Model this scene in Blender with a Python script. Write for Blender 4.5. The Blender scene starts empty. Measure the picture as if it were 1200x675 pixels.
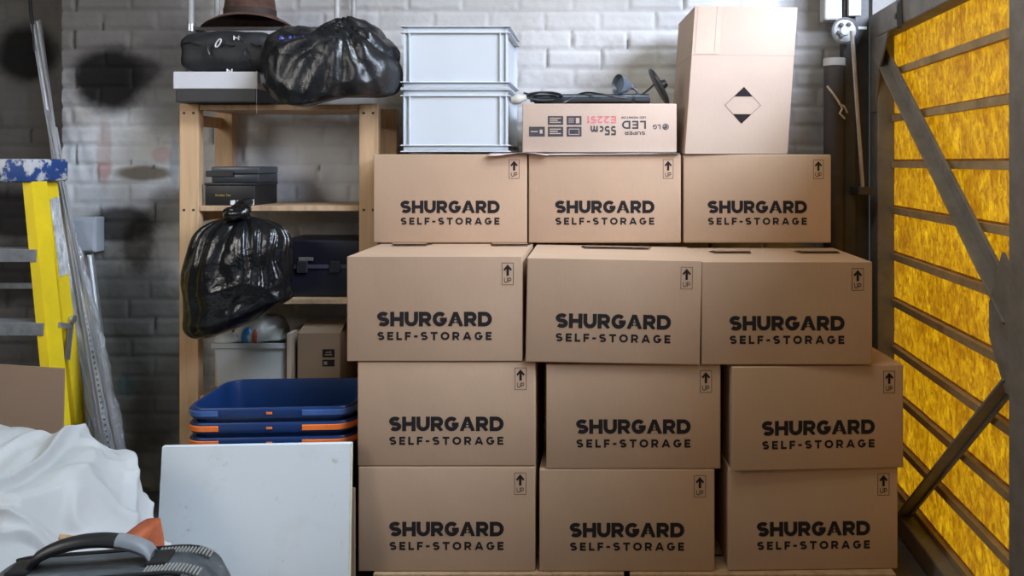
import bpy, bmesh, math, random
import numpy as np
from mathutils import Vector, Matrix, noise
from math import sin, cos, pi, radians as R

random.seed(7)
C = bpy.context.scene.collection
scn = bpy.context.scene

# ------------------------------------------------------------------ camera, world, sun, lights, exposure
EYE, FP, VX, VY = 1.5, 900.0, 700.0, 190.0          # eye height, focal length in px, vanishing point of the photo
cam_d = bpy.data.cameras.new('camera')
cam_d.sensor_width = 36.0
cam_d.lens = FP / 1200 * 36
cam_d.shift_x = (600 - VX) / 1200
cam_d.shift_y = (VY - 337.5) / 1200
cam = bpy.data.objects.new('camera', cam_d)
cam.location = (0, 0, EYE)
cam.rotation_euler = (pi / 2, 0, 0)
C.objects.link(cam)
scn.camera = cam
scn.view_settings.view_transform = 'Standard'
scn.view_settings.look = 'None'
scn.view_settings.gamma = 1.0
scn.view_settings.use_curve_mapping = False
scn.view_settings.exposure = 0.0
scn.cycles.use_denoising = True

wd = bpy.data.worlds.new('overcast_sky')
scn.world = wd
wd.use_nodes = True
bgn = wd.node_tree.nodes['Background']
bgn.inputs[0].default_value = (0.80, 0.90, 1.0, 1)
bgn.inputs[1].default_value = 0.6


def lamp(name, kind, loc, target, power, color=(1, 1, 1), sx=1, sy=1, ang=1.0):
    d = bpy.data.lights.new(name, kind)
    d.energy = power
    d.color = color
    if kind == 'AREA':
        d.shape = 'RECTANGLE'
        d.size, d.size_y = sx, sy
    if kind == 'SUN':
        d.angle = R(ang)
    o = bpy.data.objects.new(name, d)
    o.location = loc
    v = Vector(target) - Vector(loc)
    o.rotation_euler = v.to_track_quat('-Z', 'Y').to_euler()
    C.objects.link(o)
    return o


# bright sky seen through the long gap over the side door (it also lights the yellow boards from outside)
lamp('sky_over_door_front', 'AREA', (6.0, -3.2, 6.0), (1.2, 1.9, 2.4), 3950, (.70, .79, 1.0), 6, 5)
lamp('sky_over_door_high', 'AREA', (5.0, .6, 8.5), (1.2, 2.2, 2.4), 3000, (.60, .80, 1.0), 6, 5)
# fill lamps added above the stack and at the left wall, outside the view
lamp('added_overhead_fill', 'AREA', (0.15, 1.85, 3.12), (0.15, 2.35, 0.0), 16, (1.0, 0.98, 0.80), 1.3, 0.6)
lamp('added_side_fill', 'AREA', (-3.03, 0.8, 2.3), (-0.5, 2.6, 1.2), 44, (1.0, 0.96, 0.9), 1.4, 1.1)


# ------------------------------------------------------------------ helpers
def P(px, py, d):
    return Vector(((px - VX) / FP * d, d, EYE + (VY - py) / FP * d))


def X(px, d):
    return (px - VX) / FP * d


def Zz(py, d):
    return EYE + (VY - py) / FP * d


class N:
    """tiny node builder"""
    def __init__(s, name):
        s.m = bpy.data.materials.new(name)
        s.m.use_nodes = True
        s.t = s.m.node_tree
        s.b = s.t.nodes['Principled BSDF']
        s.out = s.t.nodes['Material Output']
        s._co = None

    def n(s, typ, **kw):
        nd = s.t.nodes.new(typ)
        for k, v in kw.items():
            setattr(nd, k, v)
        return nd

    def l(s, a, b):
        s.t.links.new(a, b)

    def co(s):
        if s._co is None:
            s._co = s.n('ShaderNodeTexCoord').outputs['Object']
        return s._co

    def noise(s, scale, detail=4, rough=.55, stretch=None, dist=0.0):
        nd = s.n('ShaderNodeTexNoise')
        nd.inputs['Scale'].default_value = scale
        nd.inputs['Detail'].default_value = detail
        nd.inputs['Roughness'].default_value = rough
        nd.inputs['Distortion'].default_value = dist
        src = s.co()
        if stretch:
            mp = s.n('ShaderNodeMapping')
            mp.inputs['Scale'].default_value = stretch
            s.l(src, mp.inputs[0])
            src = mp.outputs[0]
        s.l(src, nd.inputs['Vector'])
        return nd.outputs[0]

    def ramp(s, fac, stops):
        nd = s.n('ShaderNodeValToRGB')
        e = nd.color_ramp.elements
        while len(e) < len(stops):
            e.new(0.5)
        for el, (p, c) in zip(e, stops):
            el.position = p
            el.color = (*c, 1) if len(c) == 3 else c
        s.l(fac, nd.inputs[0])
        return nd.outputs[0]

    def fac(s, f, a, b, lo=0.0, hi=1.0):
        nd = s.n('ShaderNodeMapRange')
        nd.inputs[1].default_value, nd.inputs[2].default_value = a, b
        nd.inputs[3].default_value, nd.inputs[4].default_value = lo, hi
        s.l(f, nd.inputs[0])
        return nd.outputs[0]

    def mix(s, fac, a, b, mode='MIX'):
        nd = s.n('ShaderNodeMix', data_type='RGBA', blend_type=mode)
        for sock, v in ((nd.inputs[0], fac), (nd.inputs[6], a), (nd.inputs[7], b)):
            if hasattr(v, 'is_linked') or hasattr(v, 'links'):
                s.l(v, sock)
            else:
                sock.default_value = (*v, 1) if isinstance(v, tuple) and len(v) == 3 else v
        return nd.outputs[2]

    def bump(s, h, strength=.3, dist=.01):
        nd = s.n('ShaderNodeBump')
        nd.inputs['Strength'].default_value = strength
        nd.inputs['Distance'].default_value = dist
        s.l(h, nd.inputs['Height'])
        s.l(nd.outputs[0], s.b.inputs['Normal'])

    def set(s, **kw):
        names = dict(col='Base Color', rough='Roughness', metal='Metallic', spec='Specular IOR Level',
                     coat='Coat Weight', sheen='Sheen Weight', trans='Transmission Weight', alpha='Alpha', ior='IOR')
        for k, v in kw.items():
            i = s.b.inputs[names[k]]
            if hasattr(v, 'links'):
                s.l(v, i)
            else:
                i.default_value = (*v, 1) if isinstance(v, tuple) else v
        return s


def simple(name, col, rough=.6, metal=0.0, var=.18, nscale=14, bump=0.0, bscale=60, spec=.5, coat=0.0, stretch=None):
    k = N(name)
    dark = tuple(c * (1 - var) for c in col)
    lite = tuple(min(1, c * (1 + var)) for c in col)
    k.set(col=k.ramp(k.noise(nscale, 5, .6, stretch), [(.3, dark), (.7, lite)]), rough=rough, metal=metal, spec=spec, coat=coat)
    if bump:
        k.bump(k.noise(bscale, 4, .6, stretch), bump, .004)
    return k.m


def cardboard(name, col):
    k = N(name)
    a = k.noise(3.0, 3, .5)
    f = k.noise(420, 2, .6, (1, 1, .10))
    c = k.ramp(a, [(.3, tuple(v * .93 for v in col)), (.7, tuple(min(1, v * 1.05) for v in col))])
    c = k.mix(k.fac(f, .35, .65, .0, .14), c, tuple(v * .72 for v in col))
    sp = k.noise(38, 6, .7)
    c = k.mix(k.fac(sp, .66, .78, 0, .25), c, tuple(v * .6 for v in col))
    k.set(col=c, rough=.78, spec=.25)
    k.bump(k.noise(90, 3, .5, (2.2, 2.2, .12)), .12, .002)
    return k.m


M = {}
M['kraft'] = cardboard('kraft_cardboard', (.475, .318, .215))
M['kraft_pale'] = cardboard('pale_kraft_cardboard', (.51, .385, .305))
M['kraft_dull'] = cardboard('dull_kraft_cardboard', (.30, .20, .135))
M['ink'] = simple('black_print_ink', (.024, .020, .021), .9, var=.08, nscale=40, spec=.08)
M['ink_grey'] = simple('grey_print_ink', (.055, .053, .06), .65, var=.25, nscale=40, spec=.3)
M['ink_pink'] = simple('faded_pink_ink', (.62, .17, .20), .65, var=.2, nscale=40, spec=.3)
M['gold'] = simple('gold_foil_print', (.62, .42, .10), .4, metal=.6, var=.1)
M['white_ink'] = simple('white_print', (.75, .75, .74), .6, var=.05)


def pine(name, col):
    k = N(name)
    g = k.noise(26, 5, .6, (1, 1, .06), .6)
    c = k.ramp(g, [(.3, tuple(v * .72 for v in col)), (.5, col), (.72, tuple(min(1, v * 1.15) for v in col))])
    kn = k.noise(9, 2, .5, (1.6, 1.6, .9))
    c = k.mix(k.fac(kn, .73, .79, 0, .7), c, (.17, .07, .025))
    k.set(col=c, rough=.55, spec=.35)
    k.bump(g, .12, .002)
    return k.m


M['pine'] = pine('pine_wood', (.60, .385, .215))
M['pine_board'] = pine('pine_board', (.52, .345, .21))
M['pallet'] = pine('rough_pallet_wood', (.42, .28, .17))


def plastic_bag(name, col, rough=.2):
    k = N(name)
    k.set(col=col, rough=k.fac(k.noise(7, 4, .6), .3, .7, rough * .7, rough * 1.6), spec=.6)
    v = k.n('ShaderNodeTexVoronoi', feature='DISTANCE_TO_EDGE')
    v.inputs['Scale'].default_value = 11
    nz = k.n('ShaderNodeTexNoise')
    nz.inputs['Scale'].default_value = 5
    nz.inputs['Detail'].default_value = 4
    k.l(k.co(), nz.inputs['Vector'])
    va = k.n('ShaderNodeVectorMath', operation='MULTIPLY_ADD')
    k.l(nz.outputs[1], va.inputs[0])
    va.inputs[1].default_value = (.5, .5, .5)
    k.l(k.co(), va.inputs[2])
    k.l(va.outputs[0], v.inputs['Vector'])
    ad = k.n('ShaderNodeMath', operation='MULTIPLY_ADD')
    k.l(v.outputs[0], ad.inputs[0])
    ad.inputs[1].default_value = .5
    k.l(k.noise(22, 5, .65), ad.inputs[2])
    k.bump(ad.outputs[0], .20, .02)
    return k.m


M['black_bag'] = plastic_bag('black_bin_liner', (.006, .0062, .007), .17)
M['dull_bag'] = plastic_bag('creased_bin_liner', (.009, .0095, .011), .27)
M['sheet'] = simple('white_dust_sheet', (.46, .455, .45), .55, var=.05, nscale=6, bump=.15, bscale=24, spec=.4)
M['white_board'] = None


def steel(name, col, rough=.5, metal=.6, rust=.35):
    k = N(name)
    c = k.ramp(k.noise(9, 5, .65), [(.3, tuple(v * .75 for v in col)), (.7, tuple(v * 1.2 for v in col))])
    c = k.mix(k.fac(k.noise(17, 6, .7), .52, .72, 0, rust), c, (.10, .052, .03))
    k.set(col=c, rough=rough, metal=metal)
    k.bump(k.noise(70, 4, .6), .15, .003)
    return k.m


M['steel'] = steel('grey_painted_steel', (.185, .168, .148), .6, .1)
M['steel_dark'] = steel('dark_old_steel', (.045, .042, .042), .5, .3)
M['alu'] = simple('bare_aluminium', (.80, .81, .83), .36, metal=.85, var=.06)
M['zinc'] = simple('zinc_plated_metal', (.55, .56, .58), .38, metal=.9, var=.1)
M['black_plastic'] = simple('black_plastic', (.018, .018, .02), .4, var=.2)
M['black_fabric'] = simple('black_nylon_fabric', (.012, .012, .013), .62, var=.3, bump=.5, bscale=26)
M['grey_plastic'] = simple('light_grey_plastic', (.55, .585, .62), .42, var=.03, nscale=5)
M['white_plastic'] = simple('off_white_plastic', (.52, .54, .56), .4, var=.06, nscale=6)
M['navy'] = simple('dark_navy_plastic', (.010, .010, .018), .35, var=.25)
M['blue'] = simple('blue_tub_plastic', (.008, .032, .12), .33, var=.12)
M['orange'] = simple('orange_plastic', (.86, .19, .035), .4, var=.08)
M['orange_dark'] = simple('orange_woven_bag', (.42, .095, .03), .6, var=.3, bump=.3)
M['yellow'] = simple('yellow_fibreglass', (.84, .60, .015), .45, var=.08, nscale=8)
M['brown_felt'] = simple('brown_felt', (.085, .040, .026), .9, var=.4, nscale=30, bump=.6, bscale=110)
M['white_card'] = simple('white_card', (.60, .585, .595), .6, var=.03)
M['paper'] = simple('white_paper', (.78, .77, .77), .7, var=.03)
M['pink_paper'] = simple('pink_printed_paper', (.66, .56, .56), .6, var=.22, nscale=22)
M['rope'] = simple('beige_twine', (.45, .36, .26), .9, var=.25, nscale=60)
M['pale_metal'] = simple('pale_painted_metal', (.40, .395, .38), .5, var=.15, metal=.1)
M['elec'] = simple('grey_meter_box', (.42, .45, .49), .45, var=.06)


def obj(name, me, mat=None, parent=None):
    o = bpy.data.objects.new(name, me)
    C.objects.link(o)
    if mat is not None:
        for m in (mat if isinstance(mat, (list, tuple)) else [mat]):
            me.materials.append(m)
    if parent is not None:
        o.parent = parent
    return o


def tag(o, label, cat, group=None):
    o['label'], o['category'] = label, cat
    if group:
        o['group'] = group
    return o


def thing(name, label, cat, loc, rz=0.0, group=None, rot=None):
    o = bpy.data.objects.new(name, None)
    C.objects.link(o)
    o.empty_display_size = .05
    o.location = loc
    o.rotation_euler = rot if rot else (0, 0, rz)
    return tag(o, label, cat, group)


def struct(o):
    o['kind'] = 'structure'
    return o


class B:
    """collects shapes in a bmesh; build() links ONE mesh object. World coordinates unless the parent is passed with local=True"""
    def __init__(s):
        s.bm = bmesh.new()

    def box(s, lo, hi, bevel=0.0, seg=2, mat=None):
        c = (Vector(lo) + Vector(hi)) / 2
        sz = Vector(hi) - Vector(lo)
        mt = Matrix.Translation(c) @ Matrix.Diagonal((*sz, 1))
        if mat is not None:
            mt = mat @ mt
        if bevel:
            t = bmesh.new()
            bmesh.ops.create_cube(t, size=1, matrix=Matrix.Diagonal((*sz, 1)))
            bmesh.ops.bevel(t, geom=t.edges[:], offset=bevel, segments=seg, profile=.5, affect='EDGES')
            m2 = Matrix.Translation(c)
            if mat is not None:
                m2 = mat @ m2
            t.transform(m2)
            me = bpy.data.meshes.new('tmp')
            t.to_mesh(me)
            t.free()
            s.bm.from_mesh(me)
            bpy.data.meshes.remove(me)
        else:
            bmesh.ops.create_cube(s.bm, size=1, matrix=mt)
        return s

    def bar(s, a, b, w, t, up=(0, 0, 1), bevel=0.0):
        """rectangular bar from a to b, w across, t along up"""
        a, b = Vector(a), Vector(b)
        z = (b - a).normalized()
        u = Vector(up)
        x = u.cross(z)
        if x.length < 1e-5:
            x = Vector((1, 0, 0))
        x.normalize()
        y = z.cross(x)
        mt = Matrix((x, y, z)).transposed().to_4x4()
        mt.translation = (a + b) / 2
        L = (b - a).length
        return s.box((-w / 2, -t / 2, -L / 2), (w / 2, t / 2, L / 2), bevel, 2, mt)

    def tube(s, pts, r, n=10, closed=False, cap=True):
        pts = [Vector(p) for p in pts]
        m = len(pts)
        rs = r if isinstance(r, (list, tuple)) else [r] * m
        rings = []
        prev = None
        for i, p in enumerate(pts):
            if closed:
                t = pts[(i + 1) % m] - pts[i - 1]
            else:
                t = pts[min(i + 1, m - 1)] - pts[max(i - 1, 0)]
            t.normalize()
            if prev is None:
                u = t.orthogonal().normalized()
            else:
                u = prev - t * prev.dot(t)
                u = u.normalized() if u.length > 1e-6 else t.orthogonal().normalized()
            prev = u
            w = t.cross(u)
            rings.append([s.bm.verts.new(p + (u * cos(2 * pi * k / n) + w * sin(2 * pi * k / n)) * rs[i]) for k in range(n)])
        for i in range(m if closed else m - 1):
            a, b = rings[i], rings[(i + 1) % m]
            for k in range(n):
                s.bm.faces.new((a[k], a[(k + 1) % n], b[(k + 1) % n], b[k]))
        if cap and not closed:
            s.bm.faces.new(rings[0][::-1])
            s.bm.faces.new(rings[-1])
        return s

    def lathe(s, prof, n=32, mat=None):
        """prof: list of (r, z) bottom to top, around local Z"""
        mat = mat or Matrix.Identity(4)
        rings = []
        for r, z in prof:
            if r < 1e-6:
                rings.append([s.bm.verts.new(mat @ Vector((0, 0, z)))])
            else:
                rings.append([s.bm.verts.new(mat @ Vector((r * cos(2 * pi * k / n), r * sin(2 * pi * k / n), z))) for k in range(n)])
        for a, b in zip(rings, rings[1:]):
            for k in range(n):
                k2 = (k + 1) % n
                if len(a) == 1 and len(b) == 1:
                    continue
                if len(a) == 1:
                    s.bm.faces.new((a[0], b[k2], b[k]))
                elif len(b) == 1:
                    s.bm.faces.new((a[k], a[k2], b[0]))
                else:
                    s.bm.faces.new((a[k], a[k2], b[k2], b[k]))
        return s

    def loft(s, rings, closed=True, cap0=False, cap1=False):
        vs = [[s.bm.verts.new(p) for p in r] for r in rings]
        n = len(vs[0])
        for a, b in zip(vs, vs[1:]):
            for k in range(n if closed else n - 1):
                s.bm.faces.new((a[k], a[(k + 1) % n], b[(k + 1) % n], b[k]))
        if cap0:
            s.bm.faces.new(vs[0][::-1])
        if cap1:
            s.bm.faces.new(vs[-1])
        return s

    def prism(s, poly, depth, mat=None):
        """poly in local XZ, extruded along +Y by depth"""
        mat = mat or Matrix.Identity(4)
        a = [s.bm.verts.new(mat @ Vector((x, 0, z))) for x, z in poly]
        b = [s.bm.verts.new(mat @ Vector((x, depth, z))) for x, z in poly]
        n = len(poly)
        s.bm.faces.new(a)
        s.bm.faces.new(b[::-1])
        for k in range(n):
            s.bm.faces.new((a[k], b[k], b[(k + 1) % n], a[(k + 1) % n]))
        return s

    def grid(s, nu, nv, fn, wrap=False):
        vs = [[s.bm.verts.new(fn(i, j)) for i in range(nu)] for j in range(nv)]
        for j in range(nv - 1):
            for i in range(nu if wrap else nu - 1):
                s.bm.faces.new((vs[j][i], vs[j][(i + 1) % nu], vs[j + 1][(i + 1) % nu], vs[j + 1][i]))
        return vs

    def flat(s, poly, mi=0):
        f = s.bm.faces.new([s.bm.verts.new(p) for p in poly])
        f.material_index = mi
        return s

    def build(s, name, mat, parent=None, smooth=False, local=False, angle=40):
        bmesh.ops.recalc_face_normals(s.bm, faces=s.bm.faces[:])
        me = bpy.data.meshes.new(name)
        if parent is not None and not local:
            off = Vector((0, 0, 0))
            p = parent
            while p is not None:
                off += Vector(p.location)
                p = p.parent
            s.bm.transform(Matrix.Translation(-off))
        s.bm.to_mesh(me)
        s.bm.free()
        if smooth:
            me.polygons.foreach_set('use_smooth', [True] * len(me.polygons))
            if angle:
                me.set_sharp_from_angle(angle=R(angle))
        return obj(name, me, mat, parent)


def copy_tree(o, parent=None):
    c = o.copy()
    C.objects.link(c)
    if parent is not None:
        c.parent = parent
    for ch in list(o.children):
        copy_tree(ch, c)
    return c


def dup(root, loc, rot=(0, 0, 0), label=None, group=None):
    c = copy_tree(root)
    c.location = loc
    c.rotation_euler = rot
    if label:
        c['label'] = label
    if group:
        c['group'] = group
    return c


# ------------------------------------------------------------------ stroke lettering
def arc(cx, cy, rx, ry, a0, a1, n=14):
    return [(cx + rx * cos(R(a0 + (a1 - a0) * i / n)), cy + ry * sin(R(a0 + (a1 - a0) * i / n))) for i in range(n + 1)]


def glyph(ch, w, logo=False):
    h = w / 2
    t = 1 - h
    if ch == 'S':
        W = .84
        rx, ry = W / 2 - h, (1 - w) / 4
        return [arc(W / 2, t - ry, rx, ry, 32, 270) + arc(W / 2, h + ry, rx, ry, 90, -148)[1:]], W
    if ch == 'H':
        W = .92
        return [[(h, 0), (h, 1)], [(W - h, 0), (W - h, 1)], [(h, .5), (W - h, .5)]], W
    if ch == 'U':
        W = .92
        r = W / 2 - h
        return [[(h, 1)] + arc(W / 2, h + r, r, r, 180, 360) + [(W - h, 1)]], W
    if ch in 'RP':
        W = .88 if ch == 'R' else .82
        yb = .42
        r = (t - yb) / 2
        xr = W - h - r - (.03 if ch == 'R' else 0)
        p = [[(h, 0), (h, 1)], [(h, t), (xr, t)] + arc(xr, t - r, r, r, 90, -90)[1:] + [(h, yb)]]
        if ch == 'R':
            p.append([(W * .47, yb + .02), (W - h * .95, -.02)])
        return p, W
    if ch in 'GC':
        W = .98
        rx = W / 2 - h
        p = [arc(W / 2, .5, rx, .5 - h, 42, 318 if ch == 'C' else 330, 22)]
        if ch == 'G':
            e = p[0][-1]
            p[0].append((W - h, .5 - h * .3))
            p.append([(W * .52, .5 - h * .3), (W, .5 - h * .3)])
        return p, W
    if ch == 'A':
        W = 1.06
        p = [[(h * .95, -.02), (W / 2 - h * .08, 1.02)], [(W - h * .95, -.02), (W / 2 + h * .08, 1.02)]]
        if logo:
            q = .13
            p.append([(W / 2 - q, .2), (W / 2 - q, .46), (W / 2 + q, .46), (W / 2 + q, .2)])
            p.append([(W / 2 - q, .28), (W / 2 + q, .28)])
            return p, W, {2: .07, 3: .05}
        p.append([(W * .26, .30), (W * .74, .30)])
        return p, W
    if ch == 'D':
        W = .96
        r = .5 - h
        return [[(h, h), (h, t), (W - h - r, t)] + arc(W - h - r, .5, r, r, 90, -90)[1:] + [(h, h)]], W
    if ch == 'E':
        W = .72
        return [[(h, 0), (h, 1)], [(h, t), (W, t)], [(h, .5), (W - .06, .5)], [(h, h), (W, h)]], W
    if ch == 'L':
        W = .68
        return [[(h, 1), (h, h), (W, h)]], W
    if ch == 'F':
        W = .70
        return [[(h, 0), (h, 1)], [(h, t), (W, t)], [(h, .47), (W - .06, .47)]], W
    if ch == 'T':
        W = .84
        return [[(W / 2, 0), (W / 2, 1)], [(0, t), (W, t)]], W
    if ch == 'O':
        W = 1.06
        return [arc(W / 2, .5, W / 2 - h, .5 - h, 0, 360, 28)], W
    if ch == '-':
        W = .46
        return [[(0, .45), (W, .45)]], W
    if ch == 'M':
        W = 1.08
        return [[(h, 0), (h, 1)], [(W - h, 0), (W - h, 1)], [(h, t), (W / 2, .25), (W - h, t)]], W
    if ch == 'N':
        W = .95
        return [[(h, 0), (h, 1)], [(W - h, 0), (W - h, 1)], [(h, t), (W - h, h)]], W
    if ch == 'I' or ch == '1':
        W = w + .1
        return [[(W / 2, 0), (W / 2, 1)]] + ([[(W / 2, t), (W / 2 - .2, .75)]] if ch == '1' else []), W
    if ch == '5':
        W = .72
        r = .31 - h * .3
        return [[(W - .04, t), (h + .04, t), (h, .56)] + arc(W / 2 - .02, .31, W / 2 - h, .31 - h, 118, -150)], W
    if ch == '2':
        W = .72
        return [arc(W / 2, t - (W / 2 - h), W / 2 - h, W / 2 - h, 160, -20, 12) + [(h, h), (W, h)]], W
    if ch == 'c':
        W = .66
        return [arc(W / 2, .33, W / 2 - h, .33 - h, 45, 315, 16)], W
    if ch == 'm':
        W = 1.0
        r = (W / 2 - h) / 2
        return [[(h, 0), (h, .66)], [(h, .66 - h - r)] + arc(h + r, .66 - h - r, r, r, 180, 0, 8) + [(W / 2, 0)],
                [(W / 2, .66 - h - r)] + arc(W / 2 + r, .66 - h - r, r, r, 180, 0, 8) + [(W - h, 0)]], W
    if ch == ' ':
        return [], .4
    # small low letters for tiny print
    W = .6
    return [arc(W / 2, .33, W / 2 - h, .33 - h, 0, 360, 12)], W


def ribbon(b, pts, w, tr):
    m = len(pts)
    P2 = [Vector(p) for p in pts]
    L, Rr = [], []
    closed = (P2[0] - P2[-1]).length < 1e-6
    for i, p in enumerate(P2):
        if closed and i in (0, m - 1):
            d0, d1 = (P2[-1] - P2[-2]).normalized(), (P2[1] - P2[0]).normalized()
        else:
            d0 = (P2[i] - P2[i - 1]).normalized() if i else None
            d1 = (P2[i + 1] - P2[i]).normalized() if i < m - 1 else None
            d0 = d0 or d1
            d1 = d1 or d0
        n0, n1 = Vector((-d0.y, d0.x)), Vector((-d1.y, d1.x))
        n = n0 + n1
        if n.length < 1e-4:
            n = n0
        n.normalize()
        k = min(1 / max(n.dot(n0), .35), 2.2)
        L.append(p + n * w / 2 * k)
        Rr.append(p - n * w / 2 * k)
    cl = lambda q: (q.x, min(1.0, max(0.0, q.y)))
    vl = [b.bm.verts.new(tr(*cl(q))) for q in L]
    vr = [b.bm.verts.new(tr(*cl(q))) for q in Rr]
    for i in range(m - 1):
        try:
            b.bm.faces.new((vl[i], vr[i], vr[i + 1], vl[i + 1]))
        except ValueError:
            pass


def write(b, txt, cx, cz, width, height, w, y, logo=False, flip=False, gap=.12):
    """letters centred on (cx, cz) in the XZ plane at depth y, stretched to width x height"""
    items, x = [], 0.0
    for ch in txt:
        g = glyph(ch, w, logo)
        items.append((g, x))
        x += g[1] + gap
    tot = x - gap
    sx, sz = width / tot, height
    f = -1 if flip else 1
    for g, x0 in items:
        ws = g[2] if len(g) > 2 else {}
        for i, pl in enumerate(g[0]):
            ribbon(b, pl, ws.get(i, w), lambda u, v, x0=x0, i=i: (cx + f * ((x0 + u) * sx - width / 2), y - .00006 * i, cz + f * (v - .5) * sz))


def fit_gap(txt, w, ratio, logo=False):
    """letter gap so that letters keep their proportions for a width/height ratio"""
    tot = sum(glyph(c, w, logo)[1] for c in txt)
    return max(.04, (ratio - tot) / (len(txt) - 1))


# ------------------------------------------------------------------ the setting
WALL_Y = 3.50
rng = np.random.default_rng(3)


def vnoise(x, y, seed=0, octaves=4):
    """value noise with numpy"""
    out = np.zeros_like(x)
    amp, fr = 1.0, 1.0
    for o in range(octaves):
        xs, ys = x * fr + seed * 17.3 + o * 7.1, y * fr + seed * 5.7 + o * 3.3
        xi, yi = np.floor(xs).astype(np.int64), np.floor(ys).astype(np.int64)
        fx, fy = xs - xi, ys - yi
        fx, fy = fx * fx * (3 - 2 * fx), fy * fy * (3 - 2 * fy)

        def hsh(a, b):
            v = np.sin(a * 127.1 + b * 311.7 + seed * 74.7) * 43758.5453
            return v - np.floor(v)
        v = (hsh(xi, yi) * (1 - fx) + hsh(xi + 1, yi) * fx) * (1 - fy) + (hsh(xi, yi + 1) * (1 - fx) + hsh(xi + 1, yi + 1) * fx) * fy
        out += amp * v
        amp *= .5
        fr *= 2
    return out / 1.9


def brick_sheet(name, u0, u1, z0, z1, mat, to_world, step=.0085, seed=1, bw=.252, bh=.0875):
    """relief of painted brickwork: heightfield over (u, z); to_world(u, z, h) places it"""
    nu, nz = int((u1 - u0) / step) + 1, int((z1 - z0) / step) + 1
    u, z = np.meshgrid(np.linspace(u0, u1, nu), np.linspace(z0, z1, nz))
    row = np.floor(z / bh)
    zz = z + (vnoise(u * 3, z * 3, seed, 2) - .5) * .008
    row = np.floor(zz / bh)
    rs = np.sin(row * 12.9898 + seed) * 43758.5453
    rs = rs - np.floor(rs)
    uu = u + np.where(row % 2 == 0, 0, bw / 2) + (rs - .5) * .05
    col = np.floor(uu / bw)
    cs = np.sin(col * 78.233 + row * 37.719 + seed) * 43758.5453
    cs = cs - np.floor(cs)
    fu, fz = (uu / bw - col) * bw, (zz / bh - row) * bh
    eu, ez = np.minimum(fu, bw - fu), np.minimum(fz, bh - fz)
    wob = (vnoise(u * 40, z * 40, seed + 2, 3) - .5) * .006
    e = np.minimum(eu + (cs - .5) * .004, ez + (rs - .5) * .003) + wob * 1.5
    hgt = np.clip((e - .004) / .011, 0, 1)
    hgt = hgt * hgt * (3 - 2 * hgt) * .0062
    hgt += (cs - .5) * .006 * (hgt > .004)
    hgt += (vnoise(u * 9, z * 9, seed + 4, 4) - .5) * .013 + (vnoise(u * 60, z * 60, seed + 5, 2) - .5) * .003
    crack = np.clip(1 - (eu + wob * .6) / .0055, 0, 1) * (cs > .42) * (vnoise(u * 7, z * 7, seed + 8, 2) > .45)
    hgt -= crack * .012
    co = to_world(u.ravel(), z.ravel(), hgt.ravel())
    idx = np.arange(nu * nz).reshape(nz, nu)
    f = np.stack([idx[:-1, :-1], idx[:-1, 1:], idx[1:, 1:], idx[1:, :-1]], -1).reshape(-1, 4)
    me = bpy.data.meshes.new(name)
    me.from_pydata(co.tolist(), [], f.tolist())
    at = me.attributes.new('grime', 'FLOAT', 'POINT')
    gr = np.clip(crack + np.clip(1 - e / .007, 0, 1) * .22 * vnoise(u * 5, z * 5, seed + 9, 3), 0, 1)
    at.data.foreach_set('value', gr.ravel().astype(np.float32))
    me.polygons.foreach_set('use_smooth', [True] * len(me.polygons))
    return struct(obj(name, me, mat))


def brick_paint(name, base, dirty, stains_and_light):
    """painted brick: base paint, grime in the joints, stains = (cx, cz, rx, rz, colour, strength, edge)"""
    k = N(name)
    geo = k.n('ShaderNodeNewGeometry').outputs['Position']
    nz = k.n('ShaderNodeTexNoise')
    nz.inputs['Scale'].default_value = 7
    nz.inputs['Detail'].default_value = 6
    nz.inputs['Roughness'].default_value = .65
    k.l(geo, nz.inputs['Vector'])
    n2 = k.n('ShaderNodeTexNoise')
    n2.inputs['Scale'].default_value = 2.2
    n2.inputs['Detail'].default_value = 5
    k.l(geo, n2.inputs['Vector'])
    c = k.ramp(n2.outputs[0], [(.28, tuple(v * .82 for v in base)), (.62, base)])
    c = k.mix(k.fac(nz.outputs[0], .56, .75, 0, .45), c, dirty)
    for (cx, cz, rx, rz, colr, st, edge) in stains_and_light:
        sb = k.n('ShaderNodeVectorMath', operation='SUBTRACT')
        k.l(geo, sb.inputs[0])
        sb.inputs[1].default_value = (cx, 0, cz)
        ml = k.n('ShaderNodeVectorMath', operation='MULTIPLY')
        k.l(sb.outputs[0], ml.inputs[0])
        ml.inputs[1].default_value = (1 / rx, 0, 1 / rz)
        ln = k.n('ShaderNodeVectorMath', operation='LENGTH')
        k.l(ml.outputs[0], ln.inputs[0])
        ad = k.n('ShaderNodeMath', operation='MULTIPLY_ADD')
        k.l(nz.outputs[0], ad.inputs[0])
        ad.inputs[1].default_value = edge
        k.l(ln.outputs[1], ad.inputs[2])
        mr = k.n('ShaderNodeMapRange', interpolation_type='SMOOTHSTEP')
        k.l(ad.outputs[0], mr.inputs[0])
        mr.inputs[1].default_value = 1.0 + edge * .5 + .3
        mr.inputs[2].default_value = 1.0 + edge * .5 - .3
        mr.inputs[3].default_value, mr.inputs[4].default_value = 0, st
        c = k.mix(mr.outputs[0], c, colr)
    at = k.n('ShaderNodeAttribute', attribute_name='grime')
    c = k.mix(k.fac(at.outputs['Fac'], 0, 1, 0, .8), c, tuple(v * .16 for v in dirty))
    k.set(col=c, rough=.8, spec=.25)
    n3 = k.n('ShaderNodeTexNoise')
    n3.inputs['Scale'].default_value = 55
    n3.inputs['Detail'].default_value = 4
    k.l(geo, n3.inputs['Vector'])
    k.bump(n3.outputs[0], .25, .006)
    return k.m


SOOT, GREY, WHITE = (.010, .009, .009), (.15, .14, .135), (.62, .64, .66)


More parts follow.
